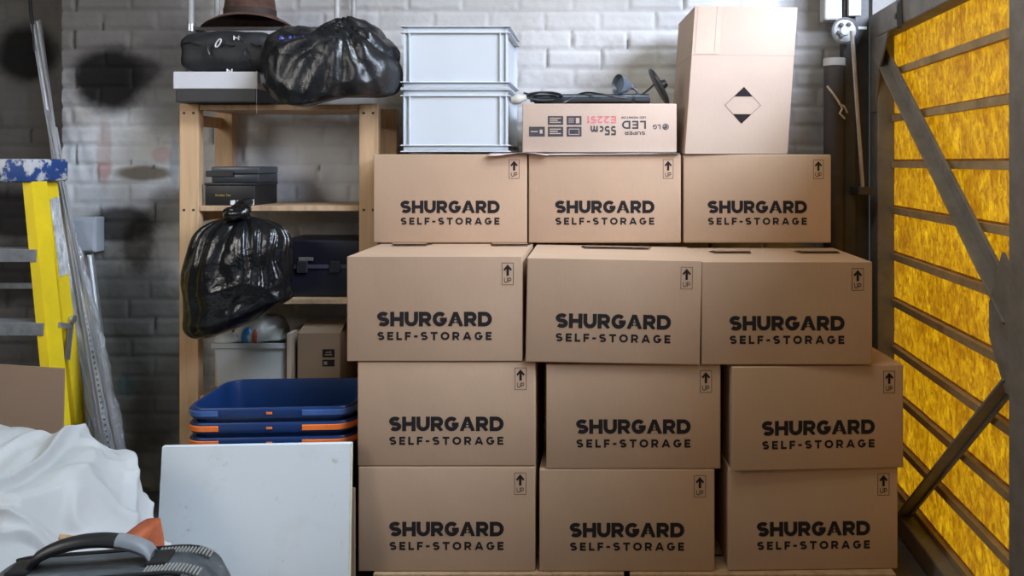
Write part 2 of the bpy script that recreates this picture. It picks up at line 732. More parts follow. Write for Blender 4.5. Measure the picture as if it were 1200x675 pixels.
def st(px, py, rx, ry, colr, s, edge, d=WALL_Y):
    return (X(px, d), Zz(py, d), rx / FP * d, ry / FP * d, colr, s, edge)


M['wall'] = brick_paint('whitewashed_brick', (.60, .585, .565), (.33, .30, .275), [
    st(140, 30, 105, 90, (.15, .135, .125), .85, .6),
    st(150, 192, 80, 56, (.78, .81, .84), .85, .8),
    st(140, 420, 110, 130, (.12, .122, .12), .85, .7),
    st(210, 95, 55, 65, (.10, .095, .09), .55, .9),
    st(128, 93, 43, 38, SOOT, .985, .45),
    st(158, 82, 34, 16, SOOT, .7, .7),
    st(145, 262, 42, 20, SOOT, .85, .8),
    st(163, 285, 18, 32, SOOT, .6, .9),
    st(200, 240, 26, 26, GREY, .6, .9),
    st(123, 180, 9, 40, (.42, .22, .20), .4, .9),
    st(122, 200, 10, 10, (.45, .14, .12), .4, .8),
    st(170, 203, 32, 9, (.13, .095, .045), .8, .7),
    st(190, 181, 12, 9, (.55, .25, .22), .4, .8),
    st(205, 190, 6, 30, (.20, .30, .45), .4, .8),
    st(147, 452, 10, 14, (.08, .14, .15), .7, .6),
    st(860, 40, 90, 90, (.50, .50, .51), .4, .8),
    st(965, 110, 62, 200, (.20, .19, .18), .85, .8),  # jamb shade put into the wall colour, along with bare sooty brick
    st(320, 195, 95, 62, (.70, .72, .74), .85, .8),  # light falling behind the shelf, put in as paler whitewash
])
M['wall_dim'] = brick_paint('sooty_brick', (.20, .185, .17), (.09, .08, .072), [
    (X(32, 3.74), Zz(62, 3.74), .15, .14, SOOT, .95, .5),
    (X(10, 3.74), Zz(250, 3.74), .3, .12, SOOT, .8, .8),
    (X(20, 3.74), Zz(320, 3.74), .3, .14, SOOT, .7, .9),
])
XL = X(74, WALL_Y)
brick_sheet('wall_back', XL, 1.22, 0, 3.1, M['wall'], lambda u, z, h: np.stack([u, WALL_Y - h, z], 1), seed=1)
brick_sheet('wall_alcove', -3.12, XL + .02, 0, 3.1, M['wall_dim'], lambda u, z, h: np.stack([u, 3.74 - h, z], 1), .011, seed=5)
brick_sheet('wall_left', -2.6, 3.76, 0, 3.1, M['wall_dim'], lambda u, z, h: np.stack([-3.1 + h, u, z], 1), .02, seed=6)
# right-hand jamb of brick in front of the door, and the short return behind it
brick_sheet('wall_right', -2.6, .62, 0, 3.1, M['wall'], lambda u, z, h: np.stack([1.30 - h, u, z], 1), .02, seed=7)
b = B().box((XL - .01, WALL_Y + .004, 0), (XL + .04, 3.76, 3.1))
struct(b.build('wall_alcove_reveal', M['wall_dim']))
concrete = simple('concrete', (.20, .19, .18), .8, var=.3, nscale=4, bump=.3)
struct(B().box((-3.3, -2.8, -.1), (1.6, 3.9, 0)).build('floor', concrete))
# ceiling with an opening added for the overhead fill lamp
cb = B()
for lo, hi in (((-3.3, -2.8, 3.1), (1.6, 1.5, 3.2)), ((-3.3, 1.5, 3.1), (-.55, 2.2, 3.2)), ((.85, 1.5, 3.1), (1.6, 2.2, 3.2)), ((-3.3, 2.2, 3.1), (1.6, 3.9, 3.2))):
    cb.box(lo, hi)
struct(cb.build('ceiling', simple('dusty_white_ceiling', (.45, .44, .42), .85)))
# wall behind the camera with a wide open doorway
fb = B().box((-3.3, -2.75, 0), (-3.0, -2.6, 3.1)).box((-.6, -2.75, 0), (1.6, -2.6, 3.1)).box((-3.0, -2.75, 2.85), (-.6, -2.6, 3.1)).box((-3.0, -2.75, 0), (-.6, -2.6, 1.2))
struct(fb.build('wall_front', M['wall_dim']))
wf = B()  # bars added round the side fill lamp; the wall behind is closed
for lo, hi in (((-3.08, .05, 1.70), (-3.0, .12, 2.9)), ((-3.08, 1.48, 1.70), (-3.0, 1.55, 2.9)), ((-3.08, .05, 1.66), (-3.0, 1.55, 1.73)), ((-3.08, .05, 2.87), (-3.0, 1.55, 2.94))):
    wf.box(lo, hi)
struct(wf.build('added_window_frame', M['pale_metal']))
# lintel over the side door: leaves a bright strip of sky under it
struct(B().box((1.24, .55, 2.95), (1.45, 3.7, 3.1)).build('trim_lintel', M['steel']))
struct(B().box((1.24, 3.46, 0), (1.45, 3.7, 3.1)).build('wall_right_return', M['wall_dim']))

# ------------------------------------------------------------------ side door: steel frame, yellow translucent boards
DA, DE = 3.42, .72


def D(d, z, out=0.0):
    """point on the inner face of the door leaf at depth d; out > 0 is outdoors"""
    return Vector((1.1035 + .0422 * d + out, d, z))


door = bpy.data.objects.new('door_1', None)
C.objects.link(door)
door.location = D(2.7, 0)
struct(door)


def door_panel_mat():
    k = N('yellow_fibreglass_sheet')
    t = k.t
    a = k.noise(9, 6, .7, (1, 1, .8), .6)
    f = k.noise(40, 6, .75, (1, 1, .55), .8)
    c = k.ramp(a, [(.28, (.14, .038, .0005)), (.46, (.29, .125, .001)), (.66, (.42, .21, .003))])
    c = k.mix(k.fac(f, .40, .60, 0, .9), c, (.13, .040, .001))
    tr = k.n('ShaderNodeBsdfTranslucent')
    di = k.n('ShaderNodeBsdfDiffuse')
    gl = k.n('ShaderNodeBsdfGlossy')
    gl.inputs['Roughness'].default_value = .45
    gl.inputs[0].default_value = (.8, .8, .8, 1)
    k.l(c, tr.inputs[0])
    dc = k.mix(.5, c, (.50, .36, .14))
    k.l(dc, di.inputs[0])
    m1 = k.n('ShaderNodeMixShader')
    m1.inputs[0].default_value = .32
    k.l(tr.outputs[0], m1.inputs[1])
    k.l(di.outputs[0], m1.inputs[2])
    m2 = k.n('ShaderNodeMixShader')
    m2.inputs[0].default_value = .05
    k.l(m1.outputs[0], m2.inputs[1])
    k.l(gl.outputs[0], m2.inputs[2])
    bp = k.n('ShaderNodeBump')
    bp.inputs['Strength'].default_value = .5
    bp.inputs['Distance'].default_value = .01
    k.l(f, bp.inputs['Height'])
    for s in (tr, di, gl):
        k.l(bp.outputs[0], s.inputs['Normal'])
    k.l(m2.outputs[0], k.out.inputs[0])
    return k.m


M['door_panel'] = door_panel_mat()
ribs = [.09 + .2 * i for i in range(11)]
# each board bulges a little between the battens
for i, z0 in enumerate([-.11 + .2 * i for i in range(11)]):
    lo, hi = max(z0, .01) + .002, min(z0 + .222, 2.12)
    nz = 8

    def fn(ii, jj, lo=lo, hi=hi, z0=z0):
        z = lo + (hi - lo) * jj / (nz - 1)
        d = DE + (DA - .004 - DE) * ii / 70
        s = (z - z0) / .2
        return D(d, z, .058 + .008 * (1 - s) + .002 * noise.noise(Vector((d * 6, z * 9, i))))
    q = B()
    q.grid(71, nz, fn)
    q.build('door_board', M['door_panel'], door, smooth=True)
M['batten'] = steel('dusty_batten', (.36, .25, .12), .7, .0, .4)
for z in ribs[:]:
    if z < 2.05:
        B().bar(D(DE, z, .046), D(DA - .05, z, .046), .022, .028).build('batten', M['batten'], door)
# frame
B().bar(D(DA - .03, 0.02, .01), D(DA - .03, 2.15, .01), .10, .075, up=(1, 0, 0), bevel=.006).build('hinge_stile', M['steel'], door)
B().bar(D(2.13, 0.02, .01), D(2.13, 2.15, .01), .10, .075, up=(1, 0, 0), bevel=.006).build('middle_stile', M['steel'], door)
B().bar(D(DE + .03, 0.02, .01), D(DE + .03, 2.15, .01), .10, .075, up=(1, 0, 0), bevel=.006).build('closing_stile', M['steel'], door)
B().bar(D(DE, 2.10, .01), D(DA, 2.10, .01), .075, .11, bevel=.006).build('top_rail', M['steel'], door)
B().bar(D(DE, 0.045, .01), D(DA, 0.045, .01), .075, .08, bevel=.006).build('bottom_rail', M['steel'], door)


def brace(d0, z0, d1, z1):
    a, b_ = D(d0, z0, .012), D(d1, z1, .012)
    q = B()
    q.bar(a, b_, .012, .058, up=(0, 0, 1), bevel=.002)          # flat leg against the boards
    q.bar(a + Vector((-.022, 0, -.022)), b_ + Vector((-.022, 0, -.022)), .05, .008, up=(0, 0, 1), bevel=.002)  # leg standing into the room
    return q.build('diagonal_brace', M['steel'], door)


brace(3.36, 1.98, 2.20, 1.06)
brace(2.20, .90, 3.14, .05)
brace(.80, 1.98, 2.06, 1.06)
brace(2.06, .90, .95, .05)
q = B()
for zc in (1.02,):
    poly = [(1.96, .98), (2.04, .84), (2.20, .84), (2.30, .98), (2.30, 1.08), (2.22, 1.24)]
    va = [q.bm.verts.new(D(y, z, -.028)) for y, z in poly]
    vb = [q.bm.verts.new(D(y, z, -.018)) for y, z in poly]
    q.bm.faces.new(va)
    q.bm.faces.new(vb[::-1])
    for i in range(6):
        q.bm.faces.new((va[i], vb[i], vb[(i + 1) % 6], va[(i + 1) % 6]))
gus = q.build('gusset_plate', M['steel'], door)
# corner plate at the top hinge side
q = B()
poly = [(3.40, 2.04), (3.18, 2.04), (3.30, 1.90), (3.36, 1.72), (3.40, 1.72)]
va = [q.bm.verts.new(D(y, z, -.034)) for y, z in poly]
vb = [q.bm.verts.new(D(y, z, -.026)) for y, z in poly]
q.bm.faces.new(va)
q.bm.faces.new(vb[::-1])
for i in range(5):
    q.bm.faces.new((va[i], vb[i], vb[(i + 1) % 5], va[(i + 1) % 5]))
q.build('corner_plate', M['steel'], door)
q = B()
q.lathe([(.0, 0), (.012, .0), (.012, .02), (0, .022)], 8, Matrix.Translation(D(3.05, 2.08, -.03)) @ Matrix.Rotation(-pi / 2, 4, 'Y'))
q.bar(D(3.05, 2.17, -.035), D(3.03, 2.03, -.04), .018, .02)
q.build('top_catch', M['steel_dark'], door)

# dark steel jamb post between brick and door
q = B()
q.box((1.085, 3.385, 0), (1.14, 3.44, 3.09), .004).box((1.14, 3.42, 0), (1.21, 3.455, 3.09), .004)
struct(q.build('trim_jamb_post', M['steel_dark']))
struct(B().box((1.0, 3.38, 2.125), (1.08, 3.46, 3.09), .01).box((1.10, 3.36, 2.14), (1.155, 3.38, 3.09), .004).build('trim_jamb_head', M['pale_metal']))

# ------------------------------------------------------------------ cartons
DEP = .44


def carton_body(w, h, dep, slots=(), slot_y=None, sag=0.0, hole=True):
    """closed carton; optional slots cut through the lid near the rear edge. local coords: base centre, front at -Y"""
    bm = bmesh.new()
    x0, x1, y0, y1 = -w / 2, w / 2, -dep / 2, dep / 2

    def quad(*ps):
        bm.faces.new([bm.verts.new(p) for p in ps])
    nx = 8
    quad((x0, y0, 0), (x0, y1, 0), (x1, y1, 0), (x1, y0, 0))
    quad((x0, y1, 0), (x0, y1, h), (x1, y1, h), (x1, y1, 0))
    quad((x0, y0, 0), (x0, y0, h), (x0, y1, h), (x0, y1, 0))
    quad((x1, y0, 0), (x1, y1, 0), (x1, y1, h), (x1, y0, h))
    quad((x0, y0, 0), (x1, y0, 0), (x1, y0, h), (x0, y0, h))
    if slots:
        ya, yb = slot_y, slot_y + .016
        xs = sorted({x0, x1, *[v for s in slots for v in s]})
        ys = [y0, ya, yb, y1]
        for i in range(len(xs) - 1):
            for j in range(3):
                mid = (xs[i] + xs[i + 1]) / 2
                if j == 1 and any(a < mid < c for a, c in slots):
                    continue
                quad((xs[i], ys[j], h), (xs[i + 1], ys[j], h), (xs[i + 1], ys[j + 1], h), (xs[i], ys[j + 1], h))
    else:
        quad((x0, y0, h), (x1, y0, h), (x1, y1, h), (x0, y1, h))
    bmesh.ops.remove_doubles(bm, verts=bm.verts[:], dist=1e-5)
    bmesh.ops.recalc_face_normals(bm, faces=bm.faces[:])
    ed = [e for e in bm.edges if len(e.link_faces) == 2 and e.calc_face_angle(0) > 1.0]
    bmesh.ops.bevel(bm, geom=ed, offset=.0045, segments=3, profile=.5, affect='EDGES')
    me = bpy.data.meshes.new('carton_body')
    bm.to_mesh(me)
    bm.free()
    me.polygons.foreach_set('use_smooth', [True] * len(me.polygons))
    me.set_sharp_from_angle(angle=R(50))
    return me


def print_marks(root, w, h, dep, dx=0.0, dz=0.0):
    y = -dep / 2 - .0008
    s = h / .353
    q = B()
    write(q, 'SHURGARD', dx, h / 2 - .033 * s + dz, .388, .0495, .275, y, logo=True, gap=fit_gap('SHURGARD', .275, .388 / .0495, True))
    q.build('printed_company_name', M['ink'], root, local=True)
    q = B()
    write(q, 'SELF-STORAGE', dx, h / 2 - .090 * s + dz, .386, .0280, .25, y, gap=fit_gap('SELF-STORAGE', .25, .386 / .0280))
    q.build('printed_tagline', M['ink'], root, local=True)
    q = B()
    ux, uz = w / 2 - .050, h - .020 - .0375
    fw, fh, t = .040, .075, .0014
    for a, c in (((-fw / 2, -fh / 2), (fw / 2, -fh / 2 + t)), ((-fw / 2, fh / 2 - t), (fw / 2, fh / 2)), ((-fw / 2, -fh / 2), (-fw / 2 + t, fh / 2)), ((fw / 2 - t, -fh / 2), (fw / 2, fh / 2))):
        q.flat([(ux + a[0], y, uz + a[1]), (ux + c[0], y, uz + a[1]), (ux + c[0], y, uz + c[1]), (ux + a[0], y, uz + c[1])])
    q.flat([(ux - .0042, y, uz - .006), (ux + .0042, y, uz - .006), (ux + .0042, y, uz + .022), (ux - .0042, y, uz + .022)])
    y2 = y - .0002
    q.flat([(ux - .0145, y2, uz + .015), (ux - .0095, y2, uz + .010), (ux, y2, uz + .0225), (ux, y2, uz + .032)])
    q.flat([(ux + .0145, y2, uz + .015), (ux, y2, uz + .032), (ux, y2, uz + .0225), (ux + .0095, y2, uz + .010)])
    write(q, 'UP', ux, uz - .0215, .024, .017, .15, y, gap=.16)
    q.build('this_way_up_mark', M['ink'], root, local=True)


G = 'self storage moving boxes stacked three wide'


def moving_box(x0, x1, d, z0, h, label, yaw=0, roll=0, slots=(), sy=None, dx=0.0, dz=0.0):
    w = x1 - x0
    r = thing('moving_box', label, 'box', ((x0 + x1) / 2, d + DEP / 2, z0), 0, G, rot=(0, R(roll), R(yaw)))
    obj('carton', carton_body(w, h, DEP, slots, sy), M['kraft'], r)
    for a, c in slots:
        q = B()
        y0 = sy + .017
        q.loft([[(a + .002, y0, h + .011), (c - .002, y0, h + .011)], [(a - .01, y0 + .05, h + .0012), (c + .01, y0 + .05, h + .0012)],
                [(a - .01, y0 + .05, h + .0004), (c + .01, y0 + .05, h + .0004)], [(a + .002, y0, h + .0075), (c - .002, y0, h + .0075)],
                [(a + .002, y0, h + .011), (c - .002, y0, h + .011)]], closed=False)
        q.build('lid_tab', M['kraft'], r, local=True)
    print_marks(r, w, h, DEP, dx, dz)
    return r


PT = .113     # pallet top
d1 = 2.60
rowz = dict(l=(PT + .001, .470, .826, 1.182), m=(PT + .001, .461, .816), r=(PT + .001, .461, .812))
moving_box(X(419.6, d1), X(627, d1), d1, PT + .001, .355, 'bottom box of the left column, beside the white board')
moving_box(X(632, d1), X(837.5, d1), d1, PT + .001, .346, 'bottom box of the middle column, between two other moving boxes')
moving_box(X(852, d1), X(1052.7, d1), d1 + .01, PT + .001, .346, 'bottom box of the right column, beside the yellow door', yaw=1.5)
moving_box(X(418.8, d1), X(627.4, d1), d1, .4702, .354, 'second box up in the left column, beside the blue tubs')
moving_box(X(640, d1), X(844.5, d1), d1, .461, .354, 'second box up in the middle column, pale and set back to the right')
moving_box(X(853, d1), X(1056.5, d1), d1 - .005, .461, .350, 'second box up in the right column, turned slightly with its lid showing at the right', yaw=3.0)
s3 = .17
moving_box(X(406.8, d1), X(612.5, d1), d1 - .005, .826, .354, 'third box up in the left column, two lid slots showing, jutting left', slots=((-.235, -.10), (.145, .285)), sy=.105)
r_ = moving_box(X(616, d1), X(819.5, d1), d1 - .015, .8215, .350, 'third box up in the middle column, tilted, one long slot in its lid', roll=1.05, slots=((-.11, .14),), sy=.09)
moving_box(X(821.5, d1), X(1021, d1), d1 - .012, .8165, .346, 'third box up in the right column, two lid slots, beside the steel door post', slots=((-.21, -.07), (.11, .26)), sy=.02)
d4 = 3.0
moving_box(X(437.5, d4), X(617.5, d4), d4, 1.1845, .346, 'top left moving box with the two light grey crates on it', dx=-.0, dz=.0)
moving_box(X(619.5, d4), X(798, d4), d4, 1.1845, .346, 'top middle moving box under the upside-down monitor carton')
moving_box(X(801, d4), X(974, d4), d4, 1.1845, .345, 'top right moving box under the tall box with the diamond mark')

# pallets
M_p = M['pallet']


def pallet(x0, x1, label):
    r = thing('pallet', label, 'pallet', ((x0 + x1) / 2, 2.85, 0), 0, None)
    for i in range(5):
        y = 2.585 + i * .17
        B().box((x0, y, .091), (x1, y + .12, PT), .002).build('deck_board', M_p, r)
    for k in range(3):
        x = x0 + (x1 - x0 - .09) * k / 2
        B().box((x, 2.59, .02), (x + .09, 3.38, .0905), .003).build('bearer', M_p, r)
        B().box((x, 2.59, 0), (x + .09, 3.38, .0195), .002).build('bottom_board', M_p, r)
    return r


pallet(X(437, 2.585), .09, 'wooden pallet under the left and middle columns of moving boxes')
pallet(.11, X(1050, 2.585), 'wooden pallet under the right column of moving boxes')

# ------------------------------------------------------------------ things on top of the stack
ZT = 1.5312


def crate(z0, label):
    x0, x1, y0, y1 = X(472, 3.03), X(595, 3.03), 3.03, 3.40
    h = .248
    r = thing('plastic_crate', label, 'crate', ((x0 + x1) / 2, (y0 + y1) / 2, z0), 0, 'stacked grey plastic crates')
    q = B()
    t = .004
    q.box((x0, y0 + .012, z0 + .004), (x1, y0 + .012 + t, z0 + h - .004))        # front panel, recessed
    q.box((x0, y1 - .012, z0 + .004), (x1, y1 - .012 + t, z0 + h - .004))
    q.box((x0 + .012, y0 + .012, z0 + .004), (x0 + .012 + t, y1 - .012, z0 + h - .004))
    q.box((x1 - .016, y0 + .012, z0 + .004), (x1 - .012, y1 - .012, z0 + h - .004))
    q.box((x0 + .012, y0 + .012, z0 + .004), (x1 - .012, y1 - .012, z0 + .009))
    q.build('crate_body', M['grey_plastic'], r)
    for zz, nm in ((z0 + h - .028, 'top_rim'), (z0, 'foot_rim')):
        q = B()
        for k in (0, 1):
            za = zz + k * .024
            e = .010
            q.box((x0 - e, y0 - e + .012, za), (x1 + e, y0 + .016, za + .0045), .001, 1)
            q.box((x0 - e, y1 - .014, za), (x1 + e, y1 + e - .012, za + .0045), .001, 1)
            q.box((x0 - e, y0, za), (x0 + .014, y1, za + .0045), .001, 1)
            q.box((x1 - .014, y0, za), (x1 + e, y1, za + .0045), .001, 1)
        q.build(nm, M['grey_plastic'], r)
    for xx in (x0 + .004, x0 + .026, x1 - .03, x1 - .006):
        B().box((xx - .002, y0 + .001, z0 + .028), (xx + .002, y0 + .014, z0 + h - .028)).build('corner_rib', M['grey_plastic'], r)
    return r


c0 = crate(ZT + .009, 'lower light grey crate of two, resting on the top left moving box')
c1 = dup(c0, Vector(c0.location) + Vector((0, 0, .2495)), label='upper light grey crate stacked on another beside the black bag')

# printed sheets lying under the monitor carton
q = B()
q.grid(24, 8, lambda i, j: Vector((X(640, 3.0) + (.52) * i / 23, 2.985 + .36 * j / 7, ZT + .0035 + (.001 * sin(i * .5) if j else -.001) - (.004 * (1 - i / 23) if j == 0 else 0))))
o = q.build('paper_sheet', M['paper'], smooth=True)
tag(o, 'long white sheet pinned under the monitor carton on the middle box', 'paper')
md = o.modifiers.new('thickness', 'SOLIDIFY')
md.thickness = .0008
q = B()
q.grid(20, 8, lambda i, j: Vector((-.425 + .235 * i / 19, 2.972 + .30 * j / 7 - (.0), ZT + .0060 - .012 * max(0, 1 - j / 2.0) * (.5 + .5 * sin(i * .33 + 1)) * 1.0 + .0004 * i / 19)))
o = q.build('leaflet', [M['pink_paper']], smooth=True)
tag(o, 'pink and white printed leaflet curling over the box edge by the crates', 'leaflet')
md = o.modifiers.new('thickness', 'SOLIDIFY')
md.thickness = .0008

# monitor carton, standing on its head
lx0, lx1, ly, lz0, lh, ld = X(612, 3.0), X(793, 3.0), 3.0, ZT + .0075, .19, .36
mc = thing('monitor_box', 'shallow monitor carton lying upside-down across the top middle moving box', 'box', ((lx0 + lx1) / 2, ly + ld / 2, lz0))
obj('carton', carton_body(lx1 - lx0, lh, ld), M['kraft_pale'], mc)


def on_lg(px, py):
    return X(px, 3.0) - mc.location.x, Zz(py, 3.0) - lz0


def lg_text(name, txt, px0, px1, py0, py1, w, mat, gap=.14):
    a, c = on_lg(px0, py1), on_lg(px1, py0)
    q = B()
    write(q, txt, (a[0] + c[0]) / 2, (a[1] + c[1]) / 2, c[0] - a[0], c[1] - a[1], w, -ld / 2 - .0008, flip=True, gap=gap)
    return q.build(name, mat, mc, local=True)


def lg_rect(q, px0, py0, px1, py1, y=-.0008, mi=0):
    a, c = on_lg(px0, py1), on_lg(px1, py0)
    q.flat([(a[0], -ld / 2 + y, a[1]), (c[0], -ld / 2 + y, a[1]), (c[0], -ld / 2 + y, c[1]), (a[0], -ld / 2 + y, c[1])], mi)


lg_text('printed_large_letters', 'LED', 729, 757, 141.5, 151, .20, M['ink_grey'], .2)
lg_text('printed_small_word', 'SUPER', 732, 756, 154, 158, .2, M['ink_grey'])
lg_text('printed_product_line', 'LED MONITOR', 728, 757, 136.5, 139, .18, M['ink_grey'])
lg_text('printed_size', '55cm', 692, 722, 147.5, 158.5, .20, M['ink_grey'])
lg_text('printed_model_number', 'E2251', 688, 722, 136, 144.5, .20, M['ink_pink'], .22)
lg_text('printed_brand_letters', 'LG', 765, 774, 146, 151.5, .2, M['ink_grey'])
q = B()
cx, cz = on_lg(780, 148.5)
q.flat([(cx + .0125 * cos(a * pi / 12), -ld / 2 - .0008, cz + .0125 * sin(a * pi / 12)) for a in range(24)])
ribbon(q, [(0.5 + .32 * cos(R(a)), .5 + .32 * sin(R(a))) for a in range(-90, 190, 14)] + [(.5, .5)], .07, lambda u, v: (cx + (u - .5) * .025, -ld / 2 - .0012, cz + (v - .5) * .025))
nf = len(q.bm.faces)
q.bm.faces.ensure_lookup_table()
for f in q.bm.faces[1:]:
    f.material_index = 1
q.build('printed_round_emblem', [M['ink_grey'], M['kraft_pale']], mc, local=True)
for (a, b0, c, d0), kind in (((664, 136, 681.5, 146.5), 0), ((664, 148.5, 681.5, 160), 1), ((642, 136, 660, 146.5), 2), ((642, 148.5, 660, 160), 3), ((620, 148.5, 638.5, 160), 4)):
    q = B()
    lg_rect(q, a, b0, c, d0)
    y = -.0012
    w_, h_ = c - a, d0 - b0
    if kind == 0:
        lg_rect(q, a + w_ * .62, b0 + h_ * .2, a + w_ * .86, b0 + h_ * .8, y, 1)
        for k in range(3):
            lg_rect(q, a + w_ * .12, b0 + h_ * (.25 + .2 * k), a + w_ * .5, b0 + h_ * (.31 + .2 * k), y, 1)
    elif kind == 1:
        for k in (0, 1):
            lg_rect(q, a + w_ * .15, b0 + h_ * (.2 + .55 * k), a + w_ * .85, b0 + h_ * (.27 + .55 * k), y, 1)
            lg_rect(q, a + w_ * (.15 + .66 * k), b0 + h_ * .2, a + w_ * (.19 + .66 * k), b0 + h_ * .82, y, 1)
    elif kind == 4:
        lg_rect(q, a + w_ * .68, b0 + h_ * .3, a + w_ * .85, b0 + h_ * .7, y, 1)
        lg_rect(q, a + w_ * .1, b0 + h_ * .45, a + w_ * .55, b0 + h_ * .55, y, 1)
    else:
        for k in range(3):
            lg_rect(q, a + w_ * .12, b0 + h_ * (.2 + .22 * k), a + w_ * (.85 - .2 * (k % 2)), b0 + h_ * (.3 + .22 * k), y, 1)
    q.build('printed_feature_block', [M['ink_grey'], M['kraft_pale']], mc, local=True)

# folded lamp stand with its cable, on the monitor carton
lt = lz0 + lh
ls = thing('floor_lamp', 'dismantled dark floor lamp lying on the monitor carton, cable wound round it', 'lamp', (0.02, 3.12, lt))
yz = lambda px, py, d=3.12: P(px, py, d)
zb = lt + .016
q = B()
q.tube([(X(622, 3.12), 3.10, zb + .014), (X(760, 3.12), 3.10, zb + .016)], .016, 14)
q.build('pole', simple('blue_grey_metal', (.10, .125, .155), .3, metal=.7), ls, smooth=True)
B().tube([(X(626, 3.12), 3.14, zb + .003), (X(762, 3.12), 3.14, zb + .006)], .011, 12).build('lower_pole', M['black_plastic'], ls, smooth=True)
for px in (626, 740):
    B().tube([(X(px, 3.12), 3.10, zb + .012), (X(px + 4, 3.12), 3.10, zb + .012)], .0175, 14).build('pole_collar', M['black_plastic'], ls, smooth=True)
# disc foot tipped on its edge
mt = Matrix.Translation((X(772, 3.14), 3.14, lt + .080)) @ Matrix.Rotation(R(62), 4, 'Y') @ Matrix.Scale(1.15, 4)
B().lathe([(0, -.006), (.066, -.006), (.071, -.003), (.071, .004), (.064, .008), (.018, .014), (.013, .03), (0, .03)], 40, mt).build('round_foot', M['black_plastic'], ls, smooth=True)
mt = Matrix.Translation((X(729, 3.1), 3.10, zb + .066)) @ Matrix.Rotation(R(35), 4, 'Z') @ Matrix.Rotation(R(-84), 4, 'Y') @ Matrix.Scale(1.25, 4)
B().lathe([(0, .004), (.026, .004), (.031, .012), (.033, .018), (.031, .016), (.028, .0), (.022, -.018), (.010, -.028), (.008, -.045), (0, -.045)], 28, mt).build('lamp_head', simple('grey_lamp_head', (.16, .19, .23), .35, metal=.4), ls, smooth=True)
B().tube([(X(742, 3.1), 3.10, zb + .056), (X(747, 3.1), 3.10, zb + .04), (X(744, 3.1), 3.10, zb + .012)], .006, 8).build('swivel_joint', M['black_plastic'], ls, smooth=True)
cab = []
for i in range(90):
    t = i / 89
    px = 614 + 150 * t + 6 * sin(t * 9)
    cab.append((X(px, 3.08), 3.075 + .02 * sin(t * 17), zb + .012 + .022 * sin(t * 11 + 2) + (.045 * max(0, t - .6) / .4)))
B().tube(cab, .0042, 8).build('cable', M['black_plastic'], ls, smooth=True)
cab = []
for i in range(100):
    t = i / 99
    a = t * 2 * pi * 2.6
    cab.append((X(636 + 20 * cos(a) + 4 * t, 3.07), 3.068 + .01 * sin(a * 1.3), zb + .018 + .016 * sin(a)))
B().tube(cab, .004, 8).build('cable_coil', M['black_plastic'], ls, smooth=True)
q = B()
q.lathe([(0, -.026), (.014, -.026), (.019, -.01), (.020, .006), (.012, .022), (.011, .034), (0, .036)], 20, Matrix.Translation((X(607, 3.06), 3.06, lt + .022)) @ Matrix.Rotation(R(80), 4, 'Y'))
o = q.build('lamp_socket', simple('ivory_plastic', (.50, .48, .42), .5), smooth=True)
tag(o, 'ivory lamp socket lying at the left end of the monitor carton', 'lamp socket')

# tall box with diamond mark, leaning
tb = thing('tall_box', 'tall pale open-topped cardboard box with black and white diamond mark', 'box', (X(860, 2.99), 3.0 + .19, ZT + .001), R(3.5))
tw, th, td = .405, .575, .38


def shear(x, y, z):
    return Vector((x + .040 * (z / th), y, z))


q = B()
hb = .385           # fold line; above it stand the opened flaps
tck = .006
for z0, z1, pad in ((0, hb - .0003, 0), (hb, th, .0006)):
    def ring(o_, z):
        ax, ay = tw / 2 - o_, td / 2 - o_
        return [shear(-ax, -ay, z), shear(ax, -ay, z), shear(ax, ay, z), shear(-ax, ay, z)]
    q.loft([ring(tck - pad, z0), ring(-pad, z0), ring(-pad, z1), ring(tck - pad, z1), ring(tck - pad, z0)])
q.flat([shear(-tw / 2, -td / 2, .0), shear(tw / 2, -td / 2, .0), shear(tw / 2, td / 2, .0), shear(-tw / 2, td / 2, .0)])
q.build('carton', M['kraft_pale'], tb, local=True)
q = B()
q.flat([shear(-tw / 2 + .085, -td / 2 - .0018, hb + .004), shear(-tw / 2 + .088, -td / 2 - .0018, hb + .004), shear(-tw / 2 + .088, -td / 2 - .0018, th), shear(-tw / 2 + .085, -td / 2 - .0018, th)])
q.flat([shear(-tw / 2 + .012, -td / 2 - .0018, hb + .004), shear(-tw / 2 + .012 + .095, -td / 2 - .0018, hb + .004), shear(-tw / 2 + .107, -td / 2 - .0018, th), shear(-tw / 2 + .012, -td / 2 - .0018, th)])
q.build('packing_tape', simple('brown_packing_tape', (.51, .36, .27), .45, var=.04), tb, local=True)
q = B()
dx, dz, rr = .012, .19, .072
yy = -td / 2 - .001
for s in (1, -1):
    q.flat([shear(dx, yy, dz + s * rr), shear(dx - rr * .52, yy, dz + s * rr * .48), shear(dx + rr * .52, yy, dz + s * rr * .48)])
pts = [(dx, dz + rr), (dx + rr, dz), (dx, dz - rr), (dx - rr, dz), (dx, dz + rr)]
for i in range(4):
    (ax, az), (bx, bz) = pts[i], pts[i + 1]
    k = .972
    f2 = lambda x, z: (dx + (x - dx) * k, dz + (z - dz) * k)
    (cx_, cz_), (ex, ez) = f2(ax, az), f2(bx, bz)
    q.flat([shear(ax, yy, az), shear(bx, yy, bz), shear(ex, yy, ez), shear(cx_, yy, cz_)])
q.build('diamond_mark', M['ink'], tb, local=True)
q = B()
q.flat([shear(-tw / 2 - .0006, -td / 2 + .002, hb + .006), shear(-tw / 2 - .0006, -td / 2 + .014, hb + .006), shear(-tw / 2 - .0006, -td / 2 + .014, hb + .055), shear(-tw / 2 - .0006, -td / 2 + .002, hb + .055)])
q.build('green_sticker', simple('green_sticker', (.05, .30, .18), .5), tb, local=True)

